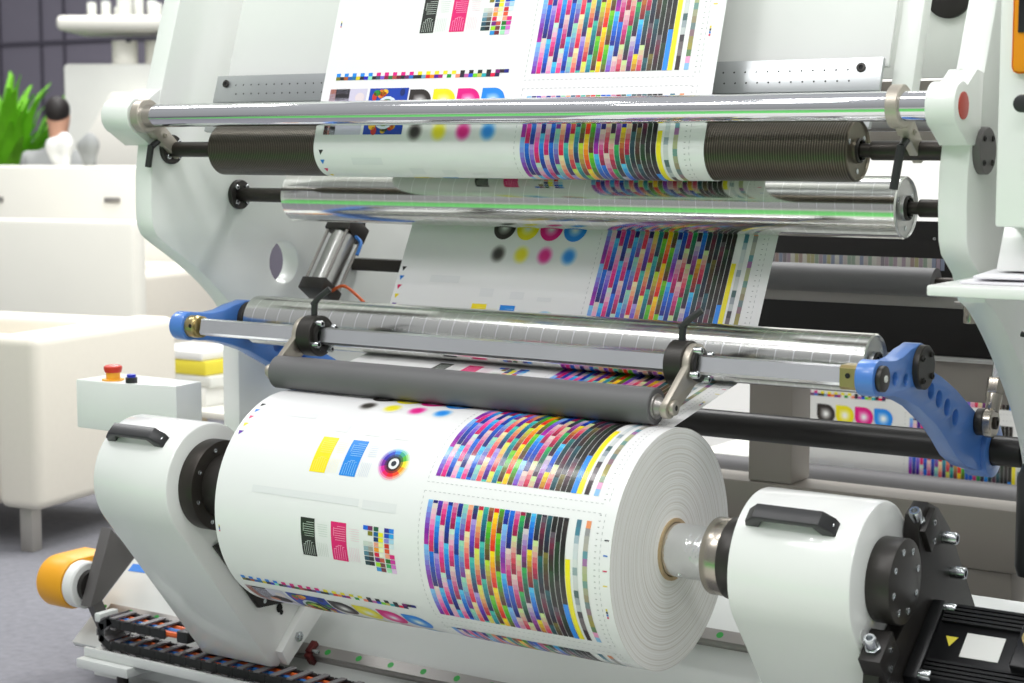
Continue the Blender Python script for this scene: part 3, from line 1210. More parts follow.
for k in range(4):
    a = 2 * PI * k / 4 + PI / 4
    screw('cover_bolt', (0.576, 0.215 + 0.033 * math.cos(a), 1.490 + 0.033 * math.sin(a)), (1, 0, 0), 0.006, 0.003, 'black_plate', f)

# ------------------------------------------------------------------ cover and perforated plate behind the upper sheet
tl = math.atan2(0.303, 0.953)
Udir = Vector((1, 0, 0))
Vdir = Vector((0, 0.303, 0.953)).normalized()
Ndir = Vector((0, -Vdir.z, Vdir.y))


def tilted(y, z):
    return Vector((0, y, z))


t = thing('perforated_plate', 'perforated steel strip crossing behind the upper printed sheet', 'plate', (-0.6, 0.29, 1.63))
for nm, v0, v1, xa, xb in (('upper_strip', 0.018, 0.090, -1.512, 0.322), ('lower_strip', -0.06, 0.0165, -1.522, 0.312)):
    bm = new()
    O = tilted(0.285, 1.59)
    W = Ndir
    prism(bm, [(xa, v0), (xb, v0), (xb, v1), (xa, v1)], O, Udir, Vdir, W, 0, 0.012, 0.001)
    rows = (v0 + 0.022, v0 + 0.046) if nm == 'upper_strip' else (v1 - 0.016,)
    for r in rows:
        for k in range(int((xb - xa - 0.1) / 0.026)):
            p = O + Udir * (xa + 0.07 + k * 0.026 + (0.006 if r == rows[0] else 0)) + Vdir * r + W * 0.012
            lathe(bm, p, W, [(0.0005, 0.0021), (0.0005, 0)], 8, 1)
    o = build(nm, bm, ['perforated', 'hole_black'], t)
    if nm == 'upper_strip':
        for x in (xa + 0.035, xb - 0.045):
            screw('mounting_screw', O + Udir * x + Vdir * (v1 - 0.022) + W * 0.012, W, 0.010, 0.004, 'black_steel', o)

t = thing('cover_panel', 'plain white sloping cover panel behind the upper printed sheet', 'panel', (-0.6, 0.4, 1.8))
bm = new()
O = tilted(0.325, 1.68)
prism(bm, [(-1.50, -0.02), (0.325, -0.02), (0.325, 0.55), (-1.50, 0.55)], O, Udir, Vdir, Ndir, -0.012, 0, 0.002)
build('face', bm, 'white_cover', t)
bm = new()
prism(bm, [(0.328, -0.12), (0.375, -0.12), (0.375, 0.55), (0.328, 0.55)], O, Udir, Vdir, Ndir, -0.06, -0.02, 0.003)
build('edge_rail', bm, 'white_frame', t)

# interior behind the cover at the right: white plate with a dark disc, grey strip and idler
bm = new()
box(bm, (-0.4, 0.95, 1.66), (RX - 0.005, 0.97, 2.2), 0.003)
o = tag(build('inner_shield', bm, 'white_frame', loc=(0.1, 0.95, 1.66)), 'white inner panel inside the right frame carrying a dark round cover', 'panel')
bm = new()
cyl(bm, (0.217, 0.95, 1.852), (0.217, 0.935, 1.852), 0.055, bev=0.002)
build('round_cover', bm, 'black_plate', o, label='dark round cover')
bm = new()
box(bm, (-0.4, 0.99, 1.50), (RX - 0.005, 1.01, 1.655), 0.002)
tag(build('grey_inner_plate', bm, 'beam_paint', loc=(0.1, 0.99, 1.5)), 'grey strip plate below the white inner panel', 'panel')
t = thing('idler_roller', 'small steel idler roller inside the right frame behind the clamp', 'roller', (-0.4, 0.8, 1.575))
bm = new()
lathe(bm, (-1.3, 0.8, 1.575), (1, 0, 0), [(0, 0), (0, 0.043), (1.795, 0.043), (1.795, 0)], 40)
build('roller_body', bm, 'satin_steel', t)

# ------------------------------------------------------------------ dancer assembly: blue arms, flat bar, clamps, nip roller
t = thing('pivot_shaft', 'thick black shaft running behind the paper roll under the blue arms', 'shaft', (-0.5, *PIV))
bm = new()
cyl(bm, (-1.585, *PIV), (0.495, *PIV), 0.034, bev=0.002, seg=40)
build('shaft_body', bm, 'shaft_black', t)

tip_r = 0.036
blue_out = (arc(*FLAT, tip_r, 75, 285, 20)
            + [(0.12, 1.010), (0.165, 1.006), (0.23, 0.990), (0.30, 0.967), (0.343, 0.946), (0.405, 0.916), (0.46, 0.880), (0.525, 0.832), (0.59, 0.802), (0.67, 0.780)]
            + arc(PIV[0] + 0.005, PIV[1], 0.052, 250, 395, 14)
            + [(0.73, 0.874), (0.67, 0.902), (0.612, 0.930), (0.515, 0.980), (0.43, 1.016), (0.375, 1.034)]
            + arc(R3[0], R3[1], 0.049, 10, 112, 14)
            + [(0.25, 1.091), (0.21, 1.080), (0.17, 1.0765), (0.135, 1.079)])
blue_holes = [(0.170, 1.040, 0.013), (0.228, 1.032, 0.012), (0.368, 0.993, 0.017), (0.415, 0.971, 0.018), (0.464, 0.948, 0.018), (0.515, 0.919, 0.018)]


def blue_arm(xa, xb, label):
    t = thing('blue_arm', label, 'arm', (xa, *PIV), 'blue arms of the dancer')
    bm = new()
    plate_curve(bm, blue_out, blue_holes, xa, xb, 0.003)
    build('arm_plate', bm, 'blue_paint', t, sharp=30)
    bm = new()
    plate_curve(bm, arc(PIV[0], PIV[1], 0.062, 0, 354, 48), [(PIV[0], PIV[1], 0.0348)], xa - 0.03 if xa < 0 else xa - 0.005, xb + 0.03 if xa < 0 else xb + 0.012, 0.003)
    build('hub', bm, 'blue_paint', t)
    bm = new()
    lathe(bm, (xb, *R3), (1, 0, 0), [(0, 0.046), (0.012, 0.046), (0.014, 0.044), (0.014, 0)], 48)
    c = build('bearing_cap', bm, 'black_steel', t, label='round black bearing cap')
    for k in range(4):
        a = 2 * PI * k / 4 + 0.9
        screw('cap_bolt', (xb + 0.014, R3[0] + 0.033 * math.cos(a), R3[1] + 0.033 * math.sin(a)), (1, 0, 0), 0.0065, 0.005, 'black_plate', c)
    bm = new()
    cyl(bm, (xb, *FLAT), (xb + 0.012, *FLAT), 0.026, bev=0.002)
    bolt(bm, (xb + 0.012, *FLAT), (1, 0, 0), 0.007, 0.003, 1)
    build('tip_cap', bm, ['black_steel', 'sticker_white'], t, label='black cap with a pale centre screw')
    return t


blue_arm(0.3775, 0.416, 'blue cast arm with holes holding the right end of the rollers')
blue_arm(-1.462, -1.4185, 'blue cast arm holding the left end of the rollers')

t = thing('flat_bar', 'bright flat-faced steel bar between the tips of the blue arms', 'bar', (-1.42, *FLAT))
bm = new()
hw, hh, ch = 0.017, 0.0205, 0.005
pts = [(-hw, -hh + ch), (-hw + ch, -hh), (hw - ch, -hh), (hw, -hh + ch), (hw, hh - ch), (hw - ch, hh), (-hw + ch, hh), (-hw, hh - ch)]
tb = math.radians(13)
slab(bm, [(FLAT[0] + a * math.cos(tb) + b * math.sin(tb), FLAT[1] - a * math.sin(tb) + b * math.cos(tb)) for a, b in pts], -1.372, 0.341, 0.0)
build('bar_body', bm, 'flat_bar', t, smooth=False)
for xa, xb in ((-1.4175, -1.3725), (0.3415, 0.377)):
    bm = new()
    if xa < 0:
        lathe(bm, (xa, *FLAT), (1, 0, 0), [(0, 0), (0, 0.028), (0.024, 0.028), (0.026, 0.026), (0.028, 0.023), (0.036, 0.027), (0.038, 0.02), (0.038, 0)], 40)
    else:
        slab(bm, [(FLAT[0] + a * 1.35, FLAT[1] + b * 1.18) for a, b in pts], xa, xb, 0.001)
    lathe(bm, ((xa + xb) / 2, FLAT[0] - (0.028 if xa < 0 else 0.0232), FLAT[1] + 0.004), (0, -1, 0), [(0.001, 0.0055), (0.001, 0)], 14, 1)
    build('end_collar', bm, ['brass', 'hole_black'], t, label='brassy end collar')


def nip_holder(x, side, label, crank):
    """Ring on the flat bar with an arm down to the rubber roller's journal; SIDE +1: arm on the outer right face."""
    t = thing('nip_holder', label, 'clamp', (x, *FLAT), 'holders of the rubber roller')
    bm = new()
    lathe(bm, (x, *FLAT), (1, 0, 0), [(0, 0.030), (0, 0.047), (0.002, 0.049), (0.040, 0.049), (0.042, 0.047), (0.042, 0.030)], 48)
    build('ring', bm, 'black_steel', t)
    xa = x + 0.042 if side > 0 else x - 0.016
    xb = xa + 0.016
    d = Vector((NIP[0] - FLAT[0], NIP[1] - FLAT[1]))
    an = math.degrees(math.atan2(d.y, d.x))
    bm = new()
    plate_curve(bm, arc(*FLAT, 0.044, an + 48, an + 312, 30) + arc(*NIP, 0.0235, an - 82, an + 82, 14), [], xa, xb, 0.002)
    for v in bm.verts:
        f = min(1, max(0, (FLAT[1] - 0.02 - v.co.z) / (FLAT[1] - 0.02 - NIP[1])))
        v.co.x += crank * f
    build('holder_arm', bm, 'clamp_steel', t, label='plain steel drop arm')
    xa += crank
    xb += crank
    bm = new()
    xf = xb - crank if side > 0 else x + 0.042
    lathe(bm, (xf, *FLAT), (1, 0, 0), [(0, 0.036), (0.006, 0.036), (0.007, 0.034), (0.007, 0.024)], 40)
    fl = build('flange', bm, 'black_plate', t)
    for k in range(4):
        a = 2 * PI * k / 4 + 0.5
        screw('flange_bolt', (xf, FLAT[0] + 0.036 * math.cos(a), FLAT[1] + 0.036 * math.sin(a)), (1, 0, 0), 0.008, 0.018, 'zinc', fl)
    bm = new()
    cyl(bm, (xb if side > 0 else xa - 0.012, *NIP), (xb + 0.012 if side > 0 else xa, *NIP), 0.016, bev=0.003)
    lathe(bm, (xb + 0.012, *NIP), (1, 0, 0), [(0.0004, 0.006), (0.0004, 0)], 12, 1) if side > 0 else None
    build('journal_cap', bm, ['clamp_steel', 'hole_black'], t)
    bm = new()
    b = Vector((x + 0.02, FLAT[0], FLAT[1] + 0.047))
    pipe(bm, [b, b + Vector((0, 0, 0.016)), b + Vector((0.002, 0, 0.03))], 0.008, 14)
    pipe(bm, [b + Vector((-0.004, 0, 0.026)), b + Vector((0.012, 0.0, 0.043)), b + Vector((0.040, 0.01, 0.066))], 0.0075, 12)
    build('lever', bm, 'black_plastic', t, label='black clamping lever')
    return t


nip_holder(-1.035, -1, 'clamp with black lever on the flat bar at the left end of the rubber roller', -0.034)
nip_holder(-0.040, +1, 'clamp with black lever on the flat bar at the right end of the rubber roller', -0.022)

t = thing('rubber_roller', 'grey rubber-covered press roller lying on top of the paper roll', 'roller', (-1.09, *NIP))
bm = new()
NX0, NX1 = -1.066, -0.038
L = NX1 - NX0
lathe(bm, (NX0, *NIP), (1, 0, 0), [(0, 0.024), (0, NIPR - 0.002), (0.002, NIPR), (L - 0.002, NIPR), (L, NIPR - 0.002), (L, 0.024)], 56)
build('rubber_sleeve', bm, 'rubber', t)
for x, d in ((NX0, -1), (NX1, 1)):
    bm = new()
    lathe(bm, (x, *NIP), (d, 0, 0), [(-0.004, 0.034), (-0.004, 0.028), (0.003, 0.026), (0.003, 0.02), (0.008, 0.019), (0.018, 0.014), (0.018, 0)], 40)
    build('journal', bm, 'steel_plain', t)

# pneumatic rod on the right arm
t = thing('actuator_rod', 'steel actuator rod with ball joint behind the right blue arm', 'rod', (0.44, 0.72, 0.86))
P0 = Vector((0.446, 0.65, 0.893))
Pd = Vector((0.0, 0.075, 0.23)).normalized()
bm = new()
cyl(bm, (0.4165, 0.65, 0.893), (0.435, 0.65, 0.893), 0.030, bev=0.002)
build('pin_block', bm, 'black_steel', t)
bm = new()
lathe(bm, (0.4355, 0.65, 0.893), (1, 0, 0), [(0, 0.014), (0, 0.030), (0.003, 0.033), (0.018, 0.033), (0.021, 0.030), (0.021, 0.014)], 40)
cyl(bm, P0 + Pd * 0.025, P0 + Pd * 0.065, 0.015, 0.019, bev=0.001)
cyl(bm, P0 + Pd * 0.065, P0 + Pd * 0.10, 0.020, bev=0.001, seg=6)
build('rod_end', bm, 'nickel', t, label='dull nickel rod end')
bm = new()
bolt(bm, (0.450, 0.65, 0.893), (1, 0, 0), 0.014, 0.012)
build('joint_screw', bm, 'dark_steel', t)
bm = new()
cyl(bm, P0 + Pd * 0.10, P0 + Pd * 0.34, 0.0115, seg=20)
build('rod', bm, 'chrome', t)

# pneumatic cylinder at the left
t = thing('air_cylinder', 'tilted pneumatic cylinder on the left frame under the aluminium roller', 'cylinder', (-1.40, 0.63, 1.19))
A = Vector((-1.47, 0.645, 1.092))
D = Vector((0.0, 0.145, 0.197)).normalized()
Ux = Vector((1, 0, 0))
Vn = D.cross(Ux)
L = 0.20


def sq(bm, t0, t1, h, bev, mi=0):
    prism(bm, [(-h, -h), (h, -h), (h, h), (-h, h)], A, Ux, Vn, D, t0, t1, bev, mi)


bm = new()
sq(bm, -0.01, 0.028, 0.043, 0.004)
build('end_block', bm, 'black_steel', t)
bm = new()
sq(bm, 0.190, 0.240, 0.043, 0.004)
build('end_block', bm, 'black_steel', t)
bm = new()
cyl(bm, A + D * 0.028, A + D * 0.190, 0.036)
build('barrel', bm, 'satin_steel', t)
for a, b in ((-1, -1), (1, -1), (1, 1), (-1, 1)):
    bm = new()
    o = A + Ux * (a * 0.034) + Vn * (b * 0.034)
    cyl(bm, o + D * 0.028, o + D * 0.190, 0.0045, seg=12)
    build('tie_rod', bm, 'steel_plain', t)
bm = new()
pipe(bm, spline([tuple(A + Ux * 0.043 + D * 0.19), tuple(A + Ux * 0.07 + D * 0.17), tuple(A + Ux * 0.075 + D * 0.13)], 6), 0.005, 10)
build('air_hose', bm, 'cable_blue', t, label='blue air hose')
bm = new()
pipe(bm, spline([tuple(A + Ux * 0.043 + D * 0.01), tuple(A + Ux * 0.10 + D * 0.015 + Vn * -0.02), tuple(A + Ux * 0.17 + D * -0.02)], 8), 0.0045, 10)
build('air_hose', bm, 'cable_orange', t, label='orange air hose')

# small hardware right of the cylinder
t = thing('tie_bar', 'dark cross bar with a small sensor post beside the pneumatic cylinder', 'bar', (-1.3, 0.95, 1.14))
bm = new()
box(bm, (-1.585, 0.93, 1.135), (-0.9, 0.97, 1.17), 0.002)
build('bar_body', bm, 'dark_steel', t)
bm = new()
cyl(bm, (-1.36, 0.90, 1.00), (-1.36, 0.90, 1.10), 0.022, bev=0.002)
cyl(bm, (-1.36, 0.90, 1.10), (-1.36, 0.90, 1.15), 0.012, bev=0.002)
cyl(bm, (-1.29, 0.90, 0.99), (-1.29, 0.90, 1.12), 0.012, bev=0.002)
cyl(bm, (-1.36, 0.90, 1.115), (-1.12, 0.90, 1.115), 0.013, bev=0.001)
build('sensor_post', bm, 'dark_steel', t)

# ------------------------------------------------------------------ roll stands
AX = Vector((0, 0.616, -0.788))      # down the leaning leg
TX = Vector((0, 0.788, 0.616))       # along the sloped bed
RC = Vector((0, *ROLL))


def loc_pt(x, e, a):
    """x, distance e along the bed slope, distance a down the leg from the roll axis."""
    return RC + Vector((x, 0, 0)) + TX * e + AX * a


def stand_outline(r, foot):
    pts = []
    for k in range(41):
        t = PI * k / 40
        pts.append((r * math.cos(t), -r * math.sin(t)))    # over the top, from +e to -e
    pts += [(-r * 0.97, foot - 0.02), (-r * 0.86, foot), (0.122, foot), (0.128, foot - 0.05), (0.128, foot - 0.22), (r, foot - 0.30)]
    return pts


def stand(name, label, xa, xb, xin, d, loc):
    t = thing(name, label, 'roll stand', loc, 'stands of the paper roll')
    bm = new()
    prism(bm, stand_outline(0.15, 0.560), RC, TX, AX, (1, 0, 0), xa, xb, 0.007)
    build('housing', bm, 'white_paint', t, sharp=30)
    # chuck, toward the roll
    def ring(nm, x0, x1, r, m, bolts=0, lab=None):
        bm = new()
        cyl(bm, (x0, *ROLL), (x1, *ROLL), r, bev=0.0025, seg=56)
        for k in range(bolts):
            a = 2 * PI * k / bolts + 0.3
            bolt(bm, (x1, ROLL[0] + r * 0.84 * math.cos(a), ROLL[1] + r * 0.84 * math.sin(a)), (1 if x1 > x0 else -1, 0, 0), 0.006, 0.003, 1)
        return build(nm, bm, [m, 'zinc'], t, label=lab)
    return t, ring


t, ring = stand('roll_stand', 'white stand with black handle carrying the right end of the paper roll, with motor', 0.21, 0.465, 0.21, -1, (0.34, 0.35, 0.2))
STAND_R = t
ring('chuck_flange', 0.21, 0.182, 0.088, 'dark_steel', lab='dark chuck flange')
ring('chuck_disc', 0.182, 0.15, 0.083, 'black_steel')
ring('chuck_disc', 0.15, 0.112, 0.079, 'nickel', lab='bright nickel chuck disc')
bm = new()
lathe(bm, (-0.06, *ROLL), (1, 0, 0), [(0, 0), (0, 0.0545), (0.06, 0.0555), (0.172, 0.0555), (0.172, 0)], 64)
for k in range(3):
    a = PI + 0.9 + k * 1.2
    bolt(bm, (0.045, ROLL[0] + 0.0545 * math.cos(a), ROLL[1] + 0.0545 * math.sin(a)), (0, math.cos(a), math.sin(a)), 0.006, 0.003)
build('expanding_chuck', bm, 'collet', t, label='shiny expanding core chuck')
bm = new()
cyl(bm, (0.465, *ROLL), (0.514, *ROLL), 0.083, bev=0.003, seg=56)
c = build('end_bearing', bm, 'black_steel', t, label='thick dark end bearing')
for k in range(8):
    bm = new()
    a = 2 * PI * k / 8 + 0.25
    bolt(bm, (0.512, ROLL[0] + 0.062 * math.cos(a), ROLL[1] + 0.062 * math.sin(a)), (1, 0, 0), 0.007, 0.004)
    build('bearing_bolt', bm, 'zinc', c)


def handle(parent, xa, xb, ang):
    """U grip on the housing's round top; ANG from the vertical toward the front."""
    a = math.radians(ang)
    n = Vector((0, -math.sin(a), math.cos(a)))
    s = Vector((0, -math.cos(a), -math.sin(a)))
    O = RC + n * 0.148
    bm = new()
    w = 0.0165
    L = xb - xa
    pts = [(0, 0), (0.028, 0), (0.042, 0.022), (L - 0.042, 0.022), (L - 0.028, 0), (L, 0), (L - 0.004, 0.016), (L - 0.026, 0.036), (0.026, 0.036), (0.004, 0.016)]
    prism(bm, pts, O + Vector((xa, 0, 0)), (1, 0, 0), n, s, -w, w, 0.003)
    h = build('handle', bm, 'black_plastic', parent, label='black grip handle')
    for x in (xa + 0.012, xb - 0.012):
        screw('handle_screw', O + Vector((x, 0, 0)) + n * 0.014, n + Vector((-0.5 if x < (xa + xb) / 2 else 0.5, 0, 0)), 0.007, 0.006, 'zinc', h)


handle(t, 0.232, 0.420, 44)
bm = new()
lathe(bm, loc_pt(0.4655, -0.125, 0.02), (1, 0, 0), [(0, 0.014), (0.0012, 0.014), (0.0012, 0.011), (0.0004, 0.0105), (0.0004, 0)], 24)
build('plug', bm, 'white_paint', t)
# motor bracket with bolted blocks
bm = new()
prism(bm, [(0.195, -0.01), (0.226, 0.04), (0.246, 0.12), (0.255, 0.42), (-0.19, 0.42), (-0.19, 0.10), (-0.155, 0.06), (-0.115, 0.068), (-0.07, 0.09), (0.0, 0.098), (0.07, 0.08), (0.105, 0.04), (0.125, 0.0), (0.15, -0.02)],
      RC, TX, AX, (1, 0, 0), 0.467, 0.500, 0.0025)
br = build('motor_bracket', bm, 'black_plate', t, label='black motor bracket plate')
for (e0, e1, a0, a1) in ((0.128, 0.192, 0.0, 0.062), (-0.170, -0.094, 0.032, 0.098)):
    bm = new()
    prism(bm, [(e0, a0), (e1, a0), (e1, a1), (e0, a1)], RC, TX, AX, (1, 0, 0), 0.468, 0.512, 0.002)
    b = build('clamp_block', bm, 'black_plate', br)
    c = loc_pt(0.490, (e0 + e1) / 2 - 0.01, a0)
    bm = new()
    bolt(bm, c, -AX, 0.016, 0.009, hexa=True)
    bolt(bm, c - AX * 0.008, -AX, 0.0125, 0.026)
    build('adjusting_bolt', bm, 'zinc', b)
    screw('block_screw', loc_pt(0.512, (e0 + e1) / 2 + 0.01, (a0 + a1) / 2 - 0.012), (1, 0, 0), 0.006, 0.003, 'zinc', b)
    screw('block_screw', loc_pt(0.512, (e0 + e1) / 2 - 0.012, (a0 + a1) / 2 + 0.018), (1, 0, 0), 0.006, 0.003, 'zinc', b)
for (e, a) in ((0.208, 0.108), (0.20, 0.205), (-0.13, 0.165), (-0.165, 0.20)):
    bm = new()
    bolt(bm, loc_pt(0.500, e, a), (1, 0, 0), 0.013, 0.030)
    build('bracket_bolt', bm, 'zinc', br)

# left stand
t, ring = stand('roll_stand', 'white stand with black handle carrying the left end of the paper roll', -1.53, -1.28, -1.28, 1, (-1.4, 0.35, 0.2))
ring('chuck_flange', -1.28, -1.235, 0.111, 'dark_steel', 8, lab='dark chuck flange with small bolts')
ring('chuck_disc', -1.235, -1.15, 0.078, 'black_steel')
ring('chuck_disc', -1.15, -1.034, 0.055, 'dark_steel')
handle(t, -1.515, -1.325, 42)
bm = new()
slab(bm, [(0.0, 0.52), (0.158, 0.332), (0.37, 0.318), (0.30, 0.48), (0.16, 0.56)], -1.278, -1.266, 0.002)
lathe(bm, (-1.266, 0.178, 0.346), (1, 0, 0), [(0.0006, 0.006), (0.0006, 0)], 12, 1)
build('gusset_plate', bm, ['black_plate', 'zinc'], t, label='dark triangular gusset plate')
bm = new()
prism(bm, [(-0.118, 0.562), (0.140, 0.562), (0.142, 0.49), (0.03, 0.498), (-0.05, 0.506), (-0.112, 0.515)], RC, TX, AX, (1, 0, 0), -1.28, -1.256, 0.002)
ff = build('foot_flange', bm, 'white_paint', t, label='white foot flange with two bolts')
for (e, a) in ((-0.045, 0.533), (0.075, 0.523)):
    bm = new()
    bolt(bm, loc_pt(-1.256, e, a), (1, 0, 0), 0.014, 0.007, 0, hexa=True)
    bolt(bm, loc_pt(-1.250, e, a), (1, 0, 0), 0.008, 0.005, 0)
    build('foot_bolt', bm, 'zinc', ff)
bm = new()
lathe(bm, loc_pt(-1.2795, -0.03, 0.44), (1, 0, 0), [(0.0006, 0.012), (0.0006, 0)], 16)
lathe(bm, loc_pt(-1.2795, -0.032, 0.455), (1, 0, 0), [(0.0007, 0.007), (0.0007, 0)], 12)
build('keyhole_slot', bm, 'hole_black', t)

# servo motor, in line with the leg
t = thing('servo_motor', 'black ribbed servo motor with white blank label on the right stand', 'motor', tuple(loc_pt(0.65, 0, 0.26)))
bm = new()
h = 0.097
Om = RC + AX * 0.262
pr = [(-h, -h), (h, -h), (h, h), (-h, h)]
prism(bm, pr, Om, TX, AX, (1, 0, 0), 0.5005, 0.530, 0.004)
build('mounting_flange', bm, 'motor_black', t)
bm = new()
h2 = 0.090
prism(bm, [(-h2, -h2), (h2, -h2), (h2, h2), (-h2, h2)], Om, TX, AX, (1, 0, 0), 0.530, 0.86, 0.003)
build('motor_body', bm, 'motor_black', t)
bm = new()
for k in range(5):
    for sgn in (1, -1):
        e = sgn * (0.050 + k * 0.0095)
        c0, c1 = (e - 0.003, e + 0.003)
        prism(bm, [(c0, -h2 - 0.008), (c1, -h2 - 0.008), (c1, -h2 + 0.001), (c0, -h2 + 0.001)], Om, TX, AX, (1, 0, 0), 0.535, 0.86, 0.0)
build('cooling_fins', bm, 'motor_black', t)
bm = new()
prism(bm, [(-0.028, -h2 - 0.0012), (0.030, -h2 - 0.0012), (0.030, -h2), (-0.028, -h2)], Om, TX, AX, (1, 0, 0), 0.592, 0.668, 0.0)
build('blank_label', bm, 'sticker_white', t, label='white blank label')
bm = new()
S0 = Om - AX * (h2 + 0.001)
vs = [bm.verts.new(S0 + Vector((x, 0, 0)) + TX * e) for x, e in ((0.553, 0.016), (0.578, 0.016), (0.566, -0.008))]
bm.faces.new(vs)
build('warning_triangle', bm, 'sticker_yellow', t, label='yellow warning triangle')
bm = new()
prism(bm, [(-0.05, -h2 - 0.03), (0.05, -h2 - 0.03), (0.05, -h2), (-0.05, -h2)], Om, TX, AX, (1, 0, 0), 0.70, 0.80, 0.004)
cyl(bm, loc_pt(0.74, 0.0, 0.262 - h2 - 0.03), loc_pt(0.74, 0.0, 0.262 - h2 - 0.06), 0.022, mi=1)
build('connector', bm, ['motor_black', 'brass'], t)
for e in (-0.083, 0.083):
    bm = new()
    bolt(bm, loc_pt(0.530, e, 0.262 - 0.083 - 0.008), (1, 0, 0), 0.010, 0.024)
    build('flange_bolt', bm, 'zinc', t)

# ------------------------------------------------------------------ sloped bed with rails, trough and cable chain
BP = Vector((0, 0.28, 0.09))
BN = -AX


def bed_pt(x, tt, n=0.0):
    return BP + Vector((x, 0, 0)) + TX * tt + BN * n


t = thing('machine_bed', 'sloping white bed under the paper roll carrying two linear rails', 'machine bed', (-0.4, 0.5, 0.0))
bm = new()
prism(bm, [(-2.095, -0.005), (1.4, -0.005), (1.4, 0.62), (-2.095, 0.62)], BP, (1, 0, 0), TX, BN, -0.02, 0.0, 0.003)
build('bed_plate', bm, 'white_bed', t)
bm = new()
prism(bm, [(-2.082, 0.265), (-2.0, 0.269), (-2.025, 0.297), (-2.082, 0.292)], BP, (1, 0, 0), TX, BN, 0.0002, 0.001, 0)
build('blue_tape', bm, 'sticker_blue', t, label='strip of blue tape')
bm = new()
prism(bm, [(0.29, 0.0), (0.29, 0.06), (0.72, 0.40), (0.9, 0.42), (0.9, 0.0)], (0, 0, 0), (0, 1, 0), (0, 0, 1), (1, 0, 0), -2.02, 1.39, 0)
build('bed_base', bm, 'white_bed', t)
bm = new()
box(bm, (-1.90, 0.150, 0.111), (1.4, 0.272, 0.122), 0.002)
box(bm, (-1.90, 0.144, 0.108), (1.4, 0.154, 0.134), 0.002)
box(bm, (-1.90, 0.22, 0.05), (1.4, 0.272, 0.1105), 0.002)
build('cable_trough', bm, 'white_bed', t)
bm = new()
box(bm, (-1.905, 0.12, 0.081), (-1.71, 0.219, 0.1075), 0.003)
build('foot_beam', bm, 'white_bed', t)
for x in (-1.80, -0.3, 1.0):
    bm = new()
    cyl(bm, (x, 0.19, 0.0), (x, 0.19, 0.016), 0.06, 0.05, bev=0.002)
    cyl(bm, (x, 0.19, 0.012), (x, 0.19, 0.081 if x < -1 else 0.112), 0.016)
    build('levelling_foot', bm, 'black_steel', t, label='round black levelling foot')

for tt, lab in ((0.11, 'front linear guide rail low on the sloping bed'), (0.37, 'rear linear guide rail high on the sloping bed, partly behind the roll')):
    r = thing('linear_rail', lab, 'rail', tuple(bed_pt(-0.4, tt)), 'linear guide rails')
    bm = new()
    prism(bm, [(-0.016, 0.0), (0.016, 0.0), (0.016, 0.010), (0.011, 0.014), (0.011, 0.018), (0.016, 0.022), (0.016, 0.030), (-0.016, 0.030), (-0.016, 0.022), (-0.011, 0.018), (-0.011, 0.014), (-0.016, 0.010)],
          BP + TX * tt + BN * 0.0006, TX, BN, (1, 0, 0), -2.02, 1.39, 0)
    build('rail_body', bm, 'steel_plain', r, smooth=False)
    bm = new()
    k = -2.035
    while k < 1.39:
        lathe(bm, bed_pt(k, tt, 0.0302), BN, [(0.0006, 0.009), (0.0006, 0)], 14)
        k += 0.104
    build('rail_plug', bm, 'sticker_green', r, label='green plug caps along the rail')

bm = new()
prism(bm, [(0.092, 0.031), (0.128, 0.031), (0.128, 0.046), (0.092, 0.046)], BP, TX, BN, (1, 0, 0), -1.262, -1.243, 0.002, 0)
prism(bm, [(0.080, 0.001), (0.0935, 0.001), (0.0935, 0.040), (0.080, 0.040)], BP, TX, BN, (1, 0, 0), -1.262, -1.243, 0.002, 0)
bolt(bm, bed_pt(-1.243, 0.10, 0.038), (1, 0, 0), 0.006, 0.02, 1)
tag(build('rail_carriage', bm, ['red_block', 'zinc'], loc=bed_pt(-1.25, 0.11)), 'dark red carriage end block on the front rail beside the left stand', 'carriage')


# cable chain: links with grey crossbars, lying in the trough and doubling back at the left end
def chain_path():
    p = []
    yA, zl, zu, r = 0.217, 0.141, 0.203, 0.031
    x = -0.85
    while x > -1.83:
        p.append((x, zl, 0.0))
        x -= 0.056
    cx, cz = -1.835, (zl + zu) / 2
    for k in range(0, 3):
        a = -PI / 2 - PI * (k + 0.5) / 3
        p.append((cx + r * math.cos(a), cz + r * math.sin(a), a))
    x = -1.82
    while x < -1.60:
        p.append((x, zu, 0.0))
        x += 0.056
    return p


t = thing('cable_chain', 'black cable drag chain with grey crossbars curling back in the front trough', 'cable chain', (-1.6, 0.217, 0.107))
yA = 0.217
CP = chain_path()
for i, (x, z, a) in enumerate(CP):
    ang = -(a + PI / 2) if a else 0.0
    rot = Matrix.Rotation(ang, 4, 'Y')
    bm = new()
    for dy in (-0.036, 0.036):
        box(bm, (x - 0.029, yA + dy - 0.004, z - 0.0145), (x + 0.029, yA + dy + 0.004, z + 0.0145), 0.004, 0, rot, (x, yA, z), seg=1)
    box(bm, (x - 0.010, yA - 0.042, z + 0.012), (x + 0.010, yA + 0.042, z + 0.017), 0.001, 1, rot, (x, yA, z), seg=1)
    box(bm, (x - 0.010, yA - 0.042, z - 0.017), (x + 0.010, yA + 0.042, z - 0.012), 0.001, 1, rot, (x, yA, z), seg=1)
    build('chain_link', bm, ['chain_black', 'slat_grey'], t)
bm = new()
box(bm, (-1.585, yA - 0.036, 0.187), (-1.545, yA + 0.036, 0.219), 0.004)
build('end_bracket', bm, 'chain_black', t)
bm = new()
box(bm, (-1.895, 0.18, 0.197), (-1.872, 0.25, 0.222), 0.004)
build('stop_block', bm, 'white_bed', t)
